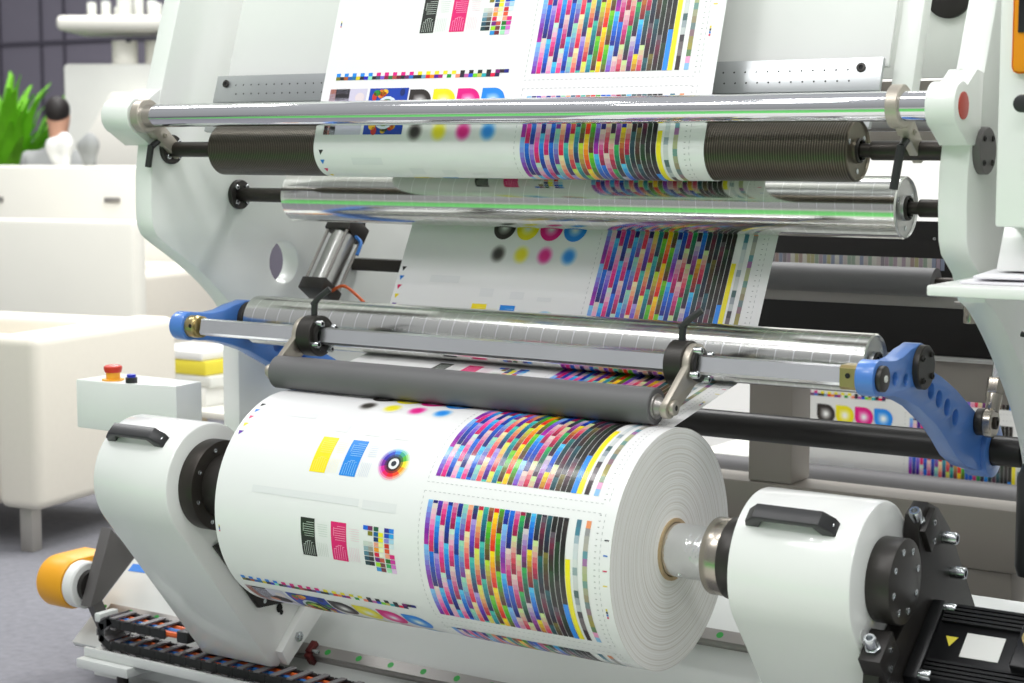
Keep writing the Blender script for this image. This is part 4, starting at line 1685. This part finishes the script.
for k, (m, dy) in enumerate((('cable_orange', -0.022), ('cable_blue', 0.0), ('cable_orange', 0.022))):
    bm = new()
    pts = [(x, yA + dy + 0.005 * math.sin(i * 0.7 + k), z) for i, (x, z, a) in enumerate(CP)]
    pts += [(-1.57, yA + dy, 0.205), (-1.545, yA + dy * 0.5 + 0.02, 0.225), (-1.535, yA + 0.06, 0.25)]
    pipe(bm, spline(pts, 3), 0.0085, 8)
    c = build('cable', bm, m, t, label='orange cable' if 'orange' in m else 'blue cable')

# end plate and yellow-capped drive
bm = new()
slab(bm, [(0.212, 0.222), (0.298, 0.432), (0.391, 0.334), (0.261, 0.234)], -1.985, -1.945, 0.003)
slab(bm, [(0.225, 0.235), (0.262, 0.24), (0.315, 0.13), (0.288, 0.106)], -1.98, -1.955, 0.0)
tag(build('end_plate', bm, 'grey_plate', loc=(-1.965, 0.29, 0.1)), 'dark grey end plate at the left end of the machine bed', 'plate')
t = thing('end_drive', 'yellow-capped drive with white collar at the left end of the bed', 'motor', (-2.1, 0.262, 0.2))
ax = (0.262, 0.268)
bm = new()
slab(bm, arc(ax[0], ax[1], 0.074, 90, 270, 28) + [(ax[0] + 0.105, ax[1] - 0.06), (ax[0] + 0.105, ax[1] + 0.074)], -2.145, -2.038, 0.016)
build('yellow_cap', bm, 'yellow', t, label='yellow cap')
bm = new()
lathe(bm, (-2.038, *ax), (1, 0, 0), [(0, 0.067), (0.032, 0.067), (0.036, 0.062), (0.036, 0.0)], 56)
build('collar', bm, 'white_paint', t, label='white collar')
bm = new()
cyl(bm, (-2.0015, *ax), (-1.9855, *ax), 0.045, seg=40)
build('neck', bm, 'black_plate', t)

# ------------------------------------------------------------------ push-button box
t = thing('control_box', 'white push-button box behind the left roll stand', 'control box', (-1.75, 0.25, 0.73))
bm = new()
foot = [(-1.935, 0.175), (-1.80, 0.175), (-1.61, 0.225), (-1.62, 0.33), (-1.935, 0.33)]
prism(bm, foot, (0, 0, 0), (1, 0, 0), (0, 1, 0), (0, 0, 1), 0.735, 0.868, 0.004)
build('enclosure', bm, 'white_frame', t)
bm = new()
box(bm, (-1.80, 0.235, 0.60), (-1.76, 0.275, 0.736))
box(bm, (-1.80, 0.235, 0.58), (-1.531, 0.275, 0.62))
build('support_bracket', bm, 'white_frame', t)
bm = new()
c = (-1.835, 0.215)
lathe(bm, (*c, 0.868), (0, 0, 1), [(0, 0.030), (0.004, 0.030), (0.004, 0.019), (0.022, 0.019), (0.022, 0)], 32)
e = build('emergency_stop', bm, 'yellow_button', t, label='yellow emergency stop base')
bm = new()
lathe(bm, (*c, 0.890), (0, 0, 1), [(0, 0), (0, 0.022), (0.010, 0.025), (0.016, 0.024), (0.019, 0.018), (0.020, 0)], 32)
build('red_mushroom', bm, 'red_button', e, label='red mushroom button')
bm = new()
c = (-1.755, 0.205)
lathe(bm, (*c, 0.868), (0, 0, 1), [(0, 0.016), (0.014, 0.016), (0.015, 0.014), (0.015, 0)], 28)
e = build('push_button', bm, 'black_plastic', t)
bm = new()
lathe(bm, (*c, 0.883), (0, 0, 1), [(0, 0), (0, 0.012), (0.007, 0.012), (0.008, 0.010), (0.008, 0)], 28)
build('blue_button', bm, 'blue_button', e, label='blue button top')

# ------------------------------------------------------------------ work shelf and operator station on the right frame
t = thing('work_shelf', 'white work shelf fixed to the right machine frame', 'shelf', (0.8, 0.1, 1.225))
bm = new()
box(bm, (0.565, -0.065, 1.228), (1.15, 0.42, 1.248), 0.004)
build('shelf_board', bm, 'white_paint', t)
bm = new()
box(bm, (0.95, 0.25, 1.05), (0.98, 0.40, 1.2275), 0.003)
build('bracket', bm, 'white_frame', t)
for k, (x, y, rz, m) in enumerate(((0.80, 0.13, 0.05, 'paper_plain'), (0.83, 0.16, -0.12, 'lilac'), (0.81, 0.15, 0.15, 'paper_plain'))):
    bm = new()
    z = 1.2485 + k * 0.0052
    box(bm, (x - 0.20, y - 0.13, z), (x + 0.20, y + 0.13, z + 0.005), 0.001, 0, Matrix.Rotation(rz, 4, 'Z'))
    tag(build('paper_sheaf', bm, m, loc=(x, y, z)), ('white sheaf of papers lowest on the work shelf', 'pale lilac sheaf between two white ones on the work shelf', 'white sheaf of papers topmost on the work shelf')[k], 'papers', 'papers on the work shelf')
t = thing('adjusting_knob', 'small steel adjusting knob with round flange hanging under the shelf corner', 'knob', (0.36, 0.6, 1.15))
bm = new()
cyl(bm, (0.41, 0.60, 1.155), (0.41, 0.60, 1.162), 0.034, bev=0.001)
build('flange', bm, 'steel_plain', t)
bm = new()
cyl(bm, (0.41, 0.60, 1.162), (0.41, 0.60, 1.20), 0.009)
box(bm, (0.402, 0.595, 1.19), (0.501, 0.605, 1.20))
cyl(bm, (0.41, 0.60, 1.115), (0.41, 0.60, 1.155), 0.014, bev=0.002)
build('knob_body', bm, 'nickel', t)

t = thing('operator_station', 'white operator station with orange-framed screen above the work shelf', 'control panel', (0.9, 0.2, 1.36))
bm = new()
box(bm, (0.655, 0.03, 1.352), (1.2, 0.5, 2.15), 0.006)
build('cabinet', bm, 'white_paint', t)
bm = new()
prism(bm, [(0.09, 1.268), (0.32, 1.268), (0.32, 1.352), (0.13, 1.352)], (0, 0, 0), (0, 1, 0), (0, 0, 1), (1, 0, 0), 0.640, 1.2, 0.003)
build('slanted_base', bm, 'white_paint', t)
bm = new()
box(bm, (0.683, 0.012, 1.628), (1.15, 0.0295, 2.1), 0.012)
o = build('orange_frame', bm, 'orange', t, label='orange screen frame')
bm = new()
box(bm, (0.695, 0.008, 1.70), (1.13, 0.0125, 2.06), 0.002)
build('dark_screen', bm, 'screen', o, label='black screen')
bm = new()
cyl(bm, (0.715, 0.03, 1.574), (0.715, 0.0, 1.574), 0.010, bev=0.002)
cyl(bm, (0.715, 0.0, 1.574), (0.715, -0.02, 1.574), 0.016, bev=0.003)
build('black_knob', bm, 'black_plastic', t, label='black rotary knob')

t = thing('hanging_pendant', 'black pendant control hanging on a cable at the right frame', 'pendant', (0.64, 0.34, 0.6))
bm = new()
lathe(bm, (0.645, 0.33, 0.64), (0, 0, 1), [(0, 0), (0, 0.024), (0.02, 0.03), (0.20, 0.03), (0.225, 0.02), (0.24, 0.008), (0.24, 0)], 28)
build('grip', bm, 'black_plastic', t)
bm = new()
pipe(bm, spline([(0.645, 0.33, 0.88), (0.65, 0.35, 1.0), (0.64, 0.40, 1.10), (0.59, 0.40, 1.12)], 8), 0.006, 10)
build('cable', bm, 'black_plastic', t)

# ------------------------------------------------------------------ deep machine interior on the right
bm = new()
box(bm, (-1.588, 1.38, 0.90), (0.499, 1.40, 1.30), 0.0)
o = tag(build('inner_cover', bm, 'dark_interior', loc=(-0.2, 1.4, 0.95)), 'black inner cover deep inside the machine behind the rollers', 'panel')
for k in range(12):
    screw('cover_screw', (-0.6 + k * 0.09, 1.38, 1.255), (0, -1, 0), 0.004, 0.002, 'zinc', o)
t = thing('inner_roller', 'dark grey roller with a strip of printed web deep inside the machine', 'roller', (-0.5, 1.15, 1.155))
bm = new()
cyl(bm, (-1.3, 1.15, 1.157), (0.125, 1.15, 1.157), 0.037, seg=40)
build('roller_body', bm, 'rubber', t)
bm = new()
cyl(bm, (0.125, 1.15, 1.157), (0.495, 1.15, 1.157), 0.014)
build('shaft', bm, 'dark_steel', t)
pr = Print(lambda u, q, off: (-0.905 + u, 1.19 - off, 1.36 - q), 0.0, 0.2, 0.05)


def strip_print():
    q = random.Random(9)
    w = lin((214, 210, 206))
    b = len(pr.v)
    pr.v += [(-0.90, 1.1885, 1.172), (0.10, 1.1885, 1.172), (0.10, 1.1885, 1.215), (-0.90, 1.1885, 1.215)]
    pr.f.append((b, b + 1, b + 2, b + 3))
    pr.c.append((w,) * 4)
    for i in range(48):
        x = -0.42 + i * 0.0115
        c = lin(q.choice([(168, 150, 162), (140, 148, 170), (176, 170, 130), (150, 166, 150), (196, 186, 184), (140, 132, 138), (206, 204, 196), (168, 146, 140)]))
        b = len(pr.v)
        pr.v += [(x, 1.1875, 1.185), (x + 0.0105, 1.1875, 1.185), (x + 0.0105, 1.1875, 1.215), (x, 1.1875, 1.215)]
        pr.f.append((b, b + 1, b + 2, b + 3))
        pr.c.append((c,) * 4)


strip_print()
tag(pr.obj('web_strip', ['printed_paper'], None, (-0.4, 1.19, 1.18)), 'narrow band of printed web seen behind the inner dark roller', 'paper web')
bm = new()
box(bm, (-1.585, 1.20, 1.089), (0.495, 1.24, 1.122), 0.002)
tag(build('inner_rail', bm, 'steel_plain', loc=(-0.5, 1.2, 1.09)), 'plain steel cross rail below the inner dark roller', 'rail')
bm = new()
box(bm, (-0.9, 1.24, 0.948), (0.495, 1.26, 0.96), 0.002)
tag(build('inner_edge_strip', bm, 'satin_steel', loc=(-0.2, 1.24, 0.95)), 'thin bright strip along the lower edge of the black inner cover', 'strip')
bm = new()
box(bm, (-0.28, 1.262, 0.845), (0.498, 1.28, 0.947), 0.002)
tag(build('grey_guard', bm, 'beam_paint', loc=(-0.1, 1.27, 0.84)), 'grey guard plate behind the right blue arm', 'panel')

t = thing('support_frame', 'grey-brown inner support frame of post and cross beam behind the roll', 'frame', (-0.3, 1.26, 0.0))
bm = new()
box(bm, (-1.585, 1.20, 0.425), (0.495, 1.33, 0.587), 0.006)
build('cross_beam', bm, 'beam_paint', t)
bm = new()
box(bm, (-0.42, 1.205, 0.588), (-0.29, 1.325, 0.944), 0.006)
build('post', bm, 'beam_paint', t)
for x in (-1.2, 0.2):
    bm = new()
    box(bm, (x, 1.21, 0.0), (x + 0.12, 1.32, 0.424), 0.006)
    build('leg', bm, 'beam_paint', t)

# second web, standing behind
W2X, W2Y, W2Z = -0.985, 2.35, 0.638


def w2(u, q, off):
    return (W2X + u, W2Y - off, W2Z - (q - 0.597))


pr = Print(w2, 0.45, 0.868, 0.3, off=0.001)
b = len(pr.v)
pr.v += [w2(0, 0.45, 0), w2(0, 0.868, 0), w2(1.03, 0.868, 0), w2(1.03, 0.45, 0)]
pr.f.append((0, 1, 2, 3))
pr.c.append((lin((226, 226, 224)),) * 4)
pr.stamp((0,))
tag(pr.obj('printed_web', ['printed_paper'], None, (W2X, W2Y, 0.4)), 'second printed web hanging far inside behind the post and black shaft', 'paper web')
bm = new()
cyl(bm, (-1.2, 2.305, 0.401), (0.4, 2.305, 0.401), 0.04, seg=40)
tag(build('rear_roller', bm, 'rubber', loc=(-0.4, 2.4, 0.455)), 'steel roller at the foot of the far printed web', 'roller')
bm = new()
box(bm, (-1.4, 1.7, 0.0), (0.9, 3.4, 0.36), 0.01)
tag(build('rear_platform', bm, 'cream_grey', loc=(-0.2, 2.4, 0.3)), 'white platform behind the machine seen under the far web', 'platform')

# ------------------------------------------------------------------ the hall
bm = new()
box(bm, (-14, -9, -0.1), (9, 12, 0.0))
struct('floor', bm, 'carpet')
bm = new()
box(bm, (-7.0, -4.4, 0.0), (4.0, -1.7, 0.012), 0.003)
tag(build('green_carpet', bm, 'green_carpet', loc=(1.5, -2.4, 0)), 'green carpet laid in front of the machine', 'carpet', kind='structure')
bm = new()
box(bm, (-9, -9, 0.0), (8, -4.41, 0.012), 0.003)  # unseen pale floor, added so the aluminium rollers mirror something lighter than carpet
box(bm, (-1.2, -1.69, 0.0), (4, -0.42, 0.012), 0.003)
tag(build('pale_reflector_floor', bm, 'wall_white', loc=(0, -4.4, 0)), 'pale floor panels added out of view to lighten the roller reflections', 'flooring', kind='structure')
bm = new()
box(bm, (-14, 8.0, 0), (-3.2, 8.2, 5.5))
struct('wall_back', bm, 'wall_grey')
for i, px in enumerate((2, 43, 66)):
    p = far(px, 80, (8.0 - CAM.y) / (far(px, 80, 1.0).y - CAM.y))
    bm = new()
    box(bm, (p.x - 0.012, 7.985, 0), (p.x + 0.012, 7.999, 5.5))
    struct('trim_%d' % (i + 1), bm, 'seam')
bm = new()
box(bm, (-14, 7.98, 2.40), (-3.2, 7.999, 2.43))
struct('trim_4', bm, 'seam')
bm = new()
box(bm, (-3.4, 4.3, 0), (6, 4.4, 5.0))
struct('wall_partition', bm, 'wall_white')


# armchairs
def soft(bm, lo, hi, bev, rot, piv):
    box(bm, lo, hi, bev, 0, rot, piv, seg=4)


def armchair(label, loc, rz, w, d, hs, hb, group):
    t = thing('armchair', label, 'armchair', loc, group)
    R = Matrix.Rotation(0, 4, 'Z')
    L = Vector(loc)

    def B(nm, lo, hi, bev, m='leather'):
        bm = new()
        box(bm, L + Vector(lo), L + Vector(hi), bev, seg=4)
        build(nm, bm, m, t)
    B('armrest', (-w, 0.005, 0.17), (-0.201, 0.17, hs), 0.035)
    B('armrest', (-w, d - 0.17, 0.17), (-0.201, d - 0.005, hs), 0.035)
    B('backrest', (-0.2, 0, 0.165), (0, d, hb), 0.04)
    B('seat', (-w + 0.02, 0.171, 0.17), (-0.201, d - 0.171, 0.68), 0.035)
    for x, y in ((-0.10, 0.07), (-w + 0.1, 0.07), (-0.10, d - 0.07), (-w + 0.1, d - 0.07)):
        bm = new()
        box(bm, L + Vector((x - 0.028, y - 0.028, 0)), L + Vector((x + 0.028, y + 0.028, 0.171)), 0.003)
        build('leg', bm, 'steel_leg', t)
    t.rotation_euler.z = rz
    return t


a1 = armchair('white leather armchair nearest the machine, standing on steel legs', (-3.29, 1.215, 0), math.radians(9.9), 0.98, 0.90, 0.80, 0.81, 'white armchairs')
p = far(137, 330, 9.0)
armchair('white leather armchair with high back behind the nearest one', (-5.0, 3.35, 0), math.radians(9.9), 1.1, 1.0, 0.84, 0.84, 'white armchairs')
bm = new()
q = far(70, 222, 8.6)
box(bm, (q.x - 1.0, q.y + 0.2, 0.0), (q.x + 0.22, q.y + 0.32, q.z), 0.03, 0, Matrix.Rotation(math.radians(12), 4, 'Z'), (q.x, q.y, 0))
tag(build('low_screen', bm, 'cream', loc=(q.x, q.y, 0)), 'cream padded low screen behind the white armchairs', 'screen')

# low side table with boxes between armchair and machine
p = far(200, 400, 8.2)
t = thing('side_table', 'small low table between the armchairs and the machine', 'table', (p.x, p.y, 0))
bm = new()
box(bm, (p.x - 0.35, p.y - 0.25, p.z - 0.03), (p.x + 0.45, p.y + 0.35, p.z), 0.005)
build('table_top', bm, 'cream', t)
for dx, dy in ((-0.3, -0.2), (0.40, -0.2), (-0.3, 0.3), (0.40, 0.3), (0.02, -0.2)):
    bm = new()
    box(bm, (p.x + dx - 0.03, p.y + dy - 0.03, 0), (p.x + dx + 0.03, p.y + dy + 0.03, p.z - 0.0302), 0.003)
    build('leg', bm, 'tan', t)
for k, (dx, dz, h, m, lab) in enumerate(((0.0, 0.0, 0.085, 'cloth_white', 'white carton lowest of the stack on the low side table'), (0.03, 0.086, 0.05, 'cream_grey', 'pale grey booklet stack in the middle of the pile on the side table'),
                                        (0.0, 0.137, 0.065, 'sticker_yellow', 'yellow packet on the pile on the side table'), (-0.02, 0.203, 0.04, 'cloth_white', 'white packet topmost of the pile on the side table'))):
    bm = new()
    box(bm, (p.x + dx - 0.18, p.y - 0.15, p.z + dz + 0.001), (p.x + dx + 0.18, p.y + 0.15, p.z + dz + h), 0.006)
    tag(build('packet', bm, m, loc=(p.x + dx, p.y, p.z + dz)), lab, 'packet', 'packets on the side table')

# long white counter with recessed handles
q = far(60, 166, 10.5)
t = thing('counter', 'long white counter with drawers in front of the far white machine', 'counter', (q.x, q.y, 0))
r = Matrix.Rotation(math.radians(20), 4, 'Z')
bm = new()
box(bm, (q.x - 1.2, q.y, 0.0), (q.x + 0.75, q.y + 0.40, q.z), 0.02, 0, r, (q.x, q.y, 0))
o = build('counter_body', bm, 'cream', t)
for dx in (-0.42, 0.33):
    bm = new()
    box(bm, (q.x + dx - 0.05, q.y - 0.012, q.z - 0.21), (q.x + dx + 0.05, q.y - 0.001, q.z - 0.18), 0.004, 0, r, (q.x, q.y, 0))
    build('handle', bm, 'steel_plain', t)

# far white machine
q = far(112, 150, 12.7)
t = thing('far_machine', 'blurred white machine with round top plate beyond the counter', 'machine', (q.x, q.y, 0))
bm = new()
z0, z1, z2 = far(112, 165, 12.7).z, far(112, 64, 12.7).z, far(112, 40, 12.7).z
wpx = 12.7 / F_PX
r = Matrix.Rotation(YAW, 4, 'Z')
box(bm, (q.x - 47 * wpx, q.y, 0), (q.x + 75 * wpx, q.y + 0.8, z1), 0.03, 0, r, (q.x, q.y, 0))
build('machine_body', bm, 'cream_grey', t)
bm = new()
prism(bm, [(-46 * wpx, z0 - 0.1), (70 * wpx, z0 - 0.1), (70 * wpx, far(112, 95, 12.7).z), (5 * wpx, far(112, 93, 12.7).z)], (q.x, q.y, 0), RT, (0, 0, 1), Vector((-RT.y, RT.x, 0)), -0.15, -0.01, 0.01)
build('sloped_front', bm, 'cream', t)
bm = new()
cyl(bm, (q.x - 8 * wpx, q.y + 0.2, z1 + 0.001), (q.x - 8 * wpx, q.y + 0.2, z2), 0.09)
cyl(bm, (q.x + 20 * wpx, q.y + 0.4, z1 + 0.001), (q.x + 20 * wpx, q.y + 0.4, z2), 0.14)
build('neck', bm, 'cream', t)
bm = new()
za = far(112, 32, 12.7).z
zb = far(112, 17, 12.7).z
box(bm, (q.x - 50 * wpx, q.y - 0.1, za), (q.x + 75 * wpx, q.y + 0.7, zb), 0.04, 0, r, (q.x, q.y, 0), seg=3)
build('top_plate', bm, 'cream', t)
bm = new()
rr = random.Random(4)
for k in range(7):
    dx = (-20 + 11 * k) * wpx
    pp = Vector((q.x, q.y, 0)) + RT * dx + Vector((-RT.y, RT.x, 0)) * (0.1 + 0.1 * (k % 3))
    bm = new()
    cyl(bm, (pp.x, pp.y, zb - 0.005), (pp.x, pp.y, zb + 0.08 + 0.09 * rr.random()), 0.03 + 0.03 * rr.random(), bev=0.01, seg=16)
    build('top_fitting', bm, 'cream_grey', t)
bm = new()
cyl(bm, (q.x + 12 * wpx, q.y + 0.1, z2 - 0.02), (q.x + 12 * wpx, q.y + 0.1, z2 + 0.0), 0.02)
build('gauge', bm, 'black_plastic', t)

# palm plant
q = far(8, 165, 13.2)
t = thing('potted_palm', 'bright green leafy palm plant by the grey wall', 'plant', (q.x, q.y, 0))
bm = new()
lathe(bm, (q.x, q.y, 0), (0, 0, 1), [(0, 0), (0, 0.16), (0.4, 0.2), (0.42, 0.2), (0.4, 0.18), (0.36, 0)], 32)
build('pot', bm, 'pot', t)
bm = new()
rr = random.Random(2)
for k in range(110):
    a = rr.random() * 2 * PI
    h = 1.35 + rr.random() * 1.0
    reach = 0.1 + rr.random() * 0.62
    w = 0.04 + rr.random() * 0.05
    base = Vector((q.x, q.y, 0.4))
    pts = []
    for i in range(7):
        f = i / 6
        rad = reach * f ** 1.8
        z = 0.4 + h * (f - 0.30 * f ** 3)
        pts.append(Vector((q.x + rad * math.cos(a), q.y + rad * math.sin(a), z)))
    side = Vector((-math.sin(a), math.cos(a), 0))
    prev = None
    for i, pnt in enumerate(pts):
        f = i / 6
        ww = w * (0.15 + 1.6 * f * (1 - f) + (0.5 if 0.3 < f < 0.8 else 0))
        cur = (bm.verts.new(pnt - side * ww), bm.verts.new(pnt + side * ww))
        if prev:
            bm.faces.new((prev[0], prev[1], cur[1], cur[0]))
        prev = cur
build('foliage', bm, 'leaf', t)


# seated person, seen from behind, far away
def person():
    h = far(55, 112, 11.55)
    t = thing('person', 'dark-haired person in grey clothes bending over papers beyond the counter', 'person', (h.x, h.y, 0))
    me = bpy.data.meshes.new('body')
    sk = [((0, 0, 0.92), 0.15), ((0, 0, 1.12), 0.14), ((0, -0.03, 1.34), 0.16), ((0, -0.05, 1.47), 0.07), ((0, -0.07, 1.55), 0.055), ((0, -0.09, 1.66), 0.09), ((0, -0.09, 1.74), 0.075),
          ((-0.19, -0.03, 1.41), 0.06), ((-0.25, -0.12, 1.17), 0.045), ((-0.16, -0.34, 1.10), 0.035), ((-0.13, -0.43, 1.10), 0.03),
          ((0.19, -0.03, 1.41), 0.06), ((0.25, -0.12, 1.17), 0.045), ((0.16, -0.34, 1.10), 0.035), ((0.13, -0.43, 1.10), 0.03),
          ((-0.1, 0, 0.86), 0.09), ((-0.11, -0.02, 0.47), 0.065), ((-0.11, 0.02, 0.09), 0.045), ((-0.11, -0.13, 0.035), 0.035),
          ((0.1, 0, 0.86), 0.09), ((0.11, -0.02, 0.47), 0.065), ((0.11, 0.02, 0.09), 0.045), ((0.11, -0.13, 0.035), 0.035)]
    ed = [(0, 1), (1, 2), (2, 3), (3, 4), (4, 5), (5, 6), (2, 7), (7, 8), (8, 9), (9, 10), (2, 11), (11, 12), (12, 13), (13, 14), (0, 15), (15, 16), (16, 17), (17, 18), (0, 19), (19, 20), (20, 21), (21, 22)]
    dz = h.z - 1.70
    me.from_pydata([(c[0], c[1], c[2] * (h.z / 1.70)) for c, _ in sk], [], ed)
    me.materials.append(MATS['cloth_grey'])
    o = bpy.data.objects.new('body', me)
    COL.objects.link(o)
    sm = o.modifiers.new('skin', 'SKIN')
    for v, (_, r) in zip(me.skin_vertices[0].data, sk):
        v.radius = (r, r)
    me.skin_vertices[0].data[0].use_root = True
    sb = o.modifiers.new('sub', 'SUBSURF')
    sb.levels = sb.render_levels = 2
    bpy.context.view_layer.update()
    m2 = bpy.data.meshes.new_from_object(o.evaluated_get(bpy.context.evaluated_depsgraph_get()))
    bpy.data.objects.remove(o)
    m2.materials.append(MATS['skin'])
    k = h.z / 1.70
    for pl in m2.polygons:
        c = pl.center
        pl.use_smooth = True
        if c.z > 1.48 * k or (c.y < -0.30 and c.z > 0.8):
            pl.material_index = 1
    o = bpy.data.objects.new('body', m2)
    COL.objects.link(o)
    o.parent = t
    bm = new()
    bmesh.ops.create_uvsphere(bm, u_segments=24, v_segments=16, radius=0.088, matrix=Matrix.Translation((0, -0.065, 1.715 * k)) @ Matrix.Diagonal((0.92, 1.0, 1.02, 1)))
    o2 = build('hair', bm, 'hair', None)
    o2.parent = t
    t.rotation_euler.z = math.radians(215)


person()
rr = random.Random(12)
for k, (px, py, dx, m, lab) in enumerate(((35, 160, 0.3, 'cloth_white', 'crumpled white bag on the counter in front of the person'), (64, 158, 0.25, 'cloth_grey', 'grey bag beside the white one on the counter'))):
    c = far(px, py, 10.45)
    bm = new()
    bmesh.ops.create_icosphere(bm, subdivisions=4, radius=0.105 if k == 0 else 0.09)
    for v in bm.verts:
        n = 0.8 + 0.25 * math.sin(9 * v.co.x / 0.14 * 0.4 + k) * math.cos(7 * v.co.y / 0.14 * 0.5) + 0.12 * math.sin(14 * v.co.z / 0.14 * 0.4)
        v.co = Vector((v.co.x * n, v.co.y * n * 0.7, max(v.co.z * n * 1.2, -0.09)))
    zt = far(60, 166, 10.5).z
    bmesh.ops.translate(bm, verts=bm.verts, vec=(c.x - 0.1, c.y + 0.28, zt + 0.0905))
    tag(build('bag', bm, m, loc=(c.x - 0.1, c.y + 0.28, zt)), lab, 'bag')

# ------------------------------------------------------------------ light
w = bpy.data.worlds.new('world')
SC.world = w
w.use_nodes = True
nt = w.node_tree
bg = nt.nodes['Background']
tc = nt.nodes.new('ShaderNodeTexCoord')
sp = nt.nodes.new('ShaderNodeSeparateXYZ')
nt.links.new(tc.outputs['Generated'], sp.inputs[0])
cr = nt.nodes.new('ShaderNodeValToRGB')
cr.color_ramp.elements[0].position = 0.0
cr.color_ramp.elements[0].color = (0.25, 0.26, 0.25, 1)
e_ = cr.color_ramp.elements.new(0.5)
e_.color = (1.15, 1.16, 1.16, 1)
cr.color_ramp.elements[1].position = 1.0
cr.color_ramp.elements[1].color = (0.9, 0.92, 0.95, 1)
nt.links.new(math_node(nt, 'ADD', math_node(nt, 'MULTIPLY', sp.outputs['Z'], 0.5), 0.5), cr.inputs['Fac'])
nt.links.new(cr.outputs['Color'], bg.inputs['Color'])
bg.inputs['Strength'].default_value = 0.56


def area(name, loc, size, energy, target, color=(1, 1, 1)):
    l = bpy.data.lights.new(name, 'AREA')
    l.shape = 'RECTANGLE'
    l.size, l.size_y = size
    l.energy = energy
    l.color = color
    o = bpy.data.objects.new(name, l)
    COL.objects.link(o)
    o.location = loc
    o.rotation_euler = (Vector(target) - Vector(loc)).to_track_quat('-Z', 'Y').to_euler()
    return o


for i, (x, y) in enumerate(((-2.5, -1.2), (0.3, -1.4), (2.6, -0.8), (-1.2, -3.6), (2.0, -4.0))):
    area('hall_light', (x, y, 4.6), (1.8, 0.5), 34, (x * 0.5 - 0.3, 0.3, 0.8))
for i, (x, y) in enumerate(((-5.5, 1.0), (-5.0, 4.0), (-7.5, 5.5), (-2.0, 2.6), (0.5, 2.6))):
    area('hall_light', (x, y, 4.6), (1.8, 1.0), 95, (x, y, 0))
for i, (x, y) in enumerate(((-0.9, -2.4), (-0.5, -2.4), (-0.1, -2.4), (-0.9, -2.9), (-0.5, -2.9))):
    l = bpy.data.lights.new('spot_lamp', 'SPOT')
    l.energy = 12
    l.spot_size = math.radians(70)
    l.shadow_soft_size = 0.06
    o = bpy.data.objects.new('spot_lamp', l)
    COL.objects.link(o)
    o.location = (x, y, 4.2)
    o.rotation_euler = (Vector((-0.4, 0.0, 0.9)) - Vector(o.location)).to_track_quat('-Z', 'Y').to_euler()

SC.view_settings.view_transform = 'Standard'
SC.view_settings.look = 'None'
SC.view_settings.exposure = 0.16
SC.cycles.use_denoising = True
SC.cycles.max_bounces = 8
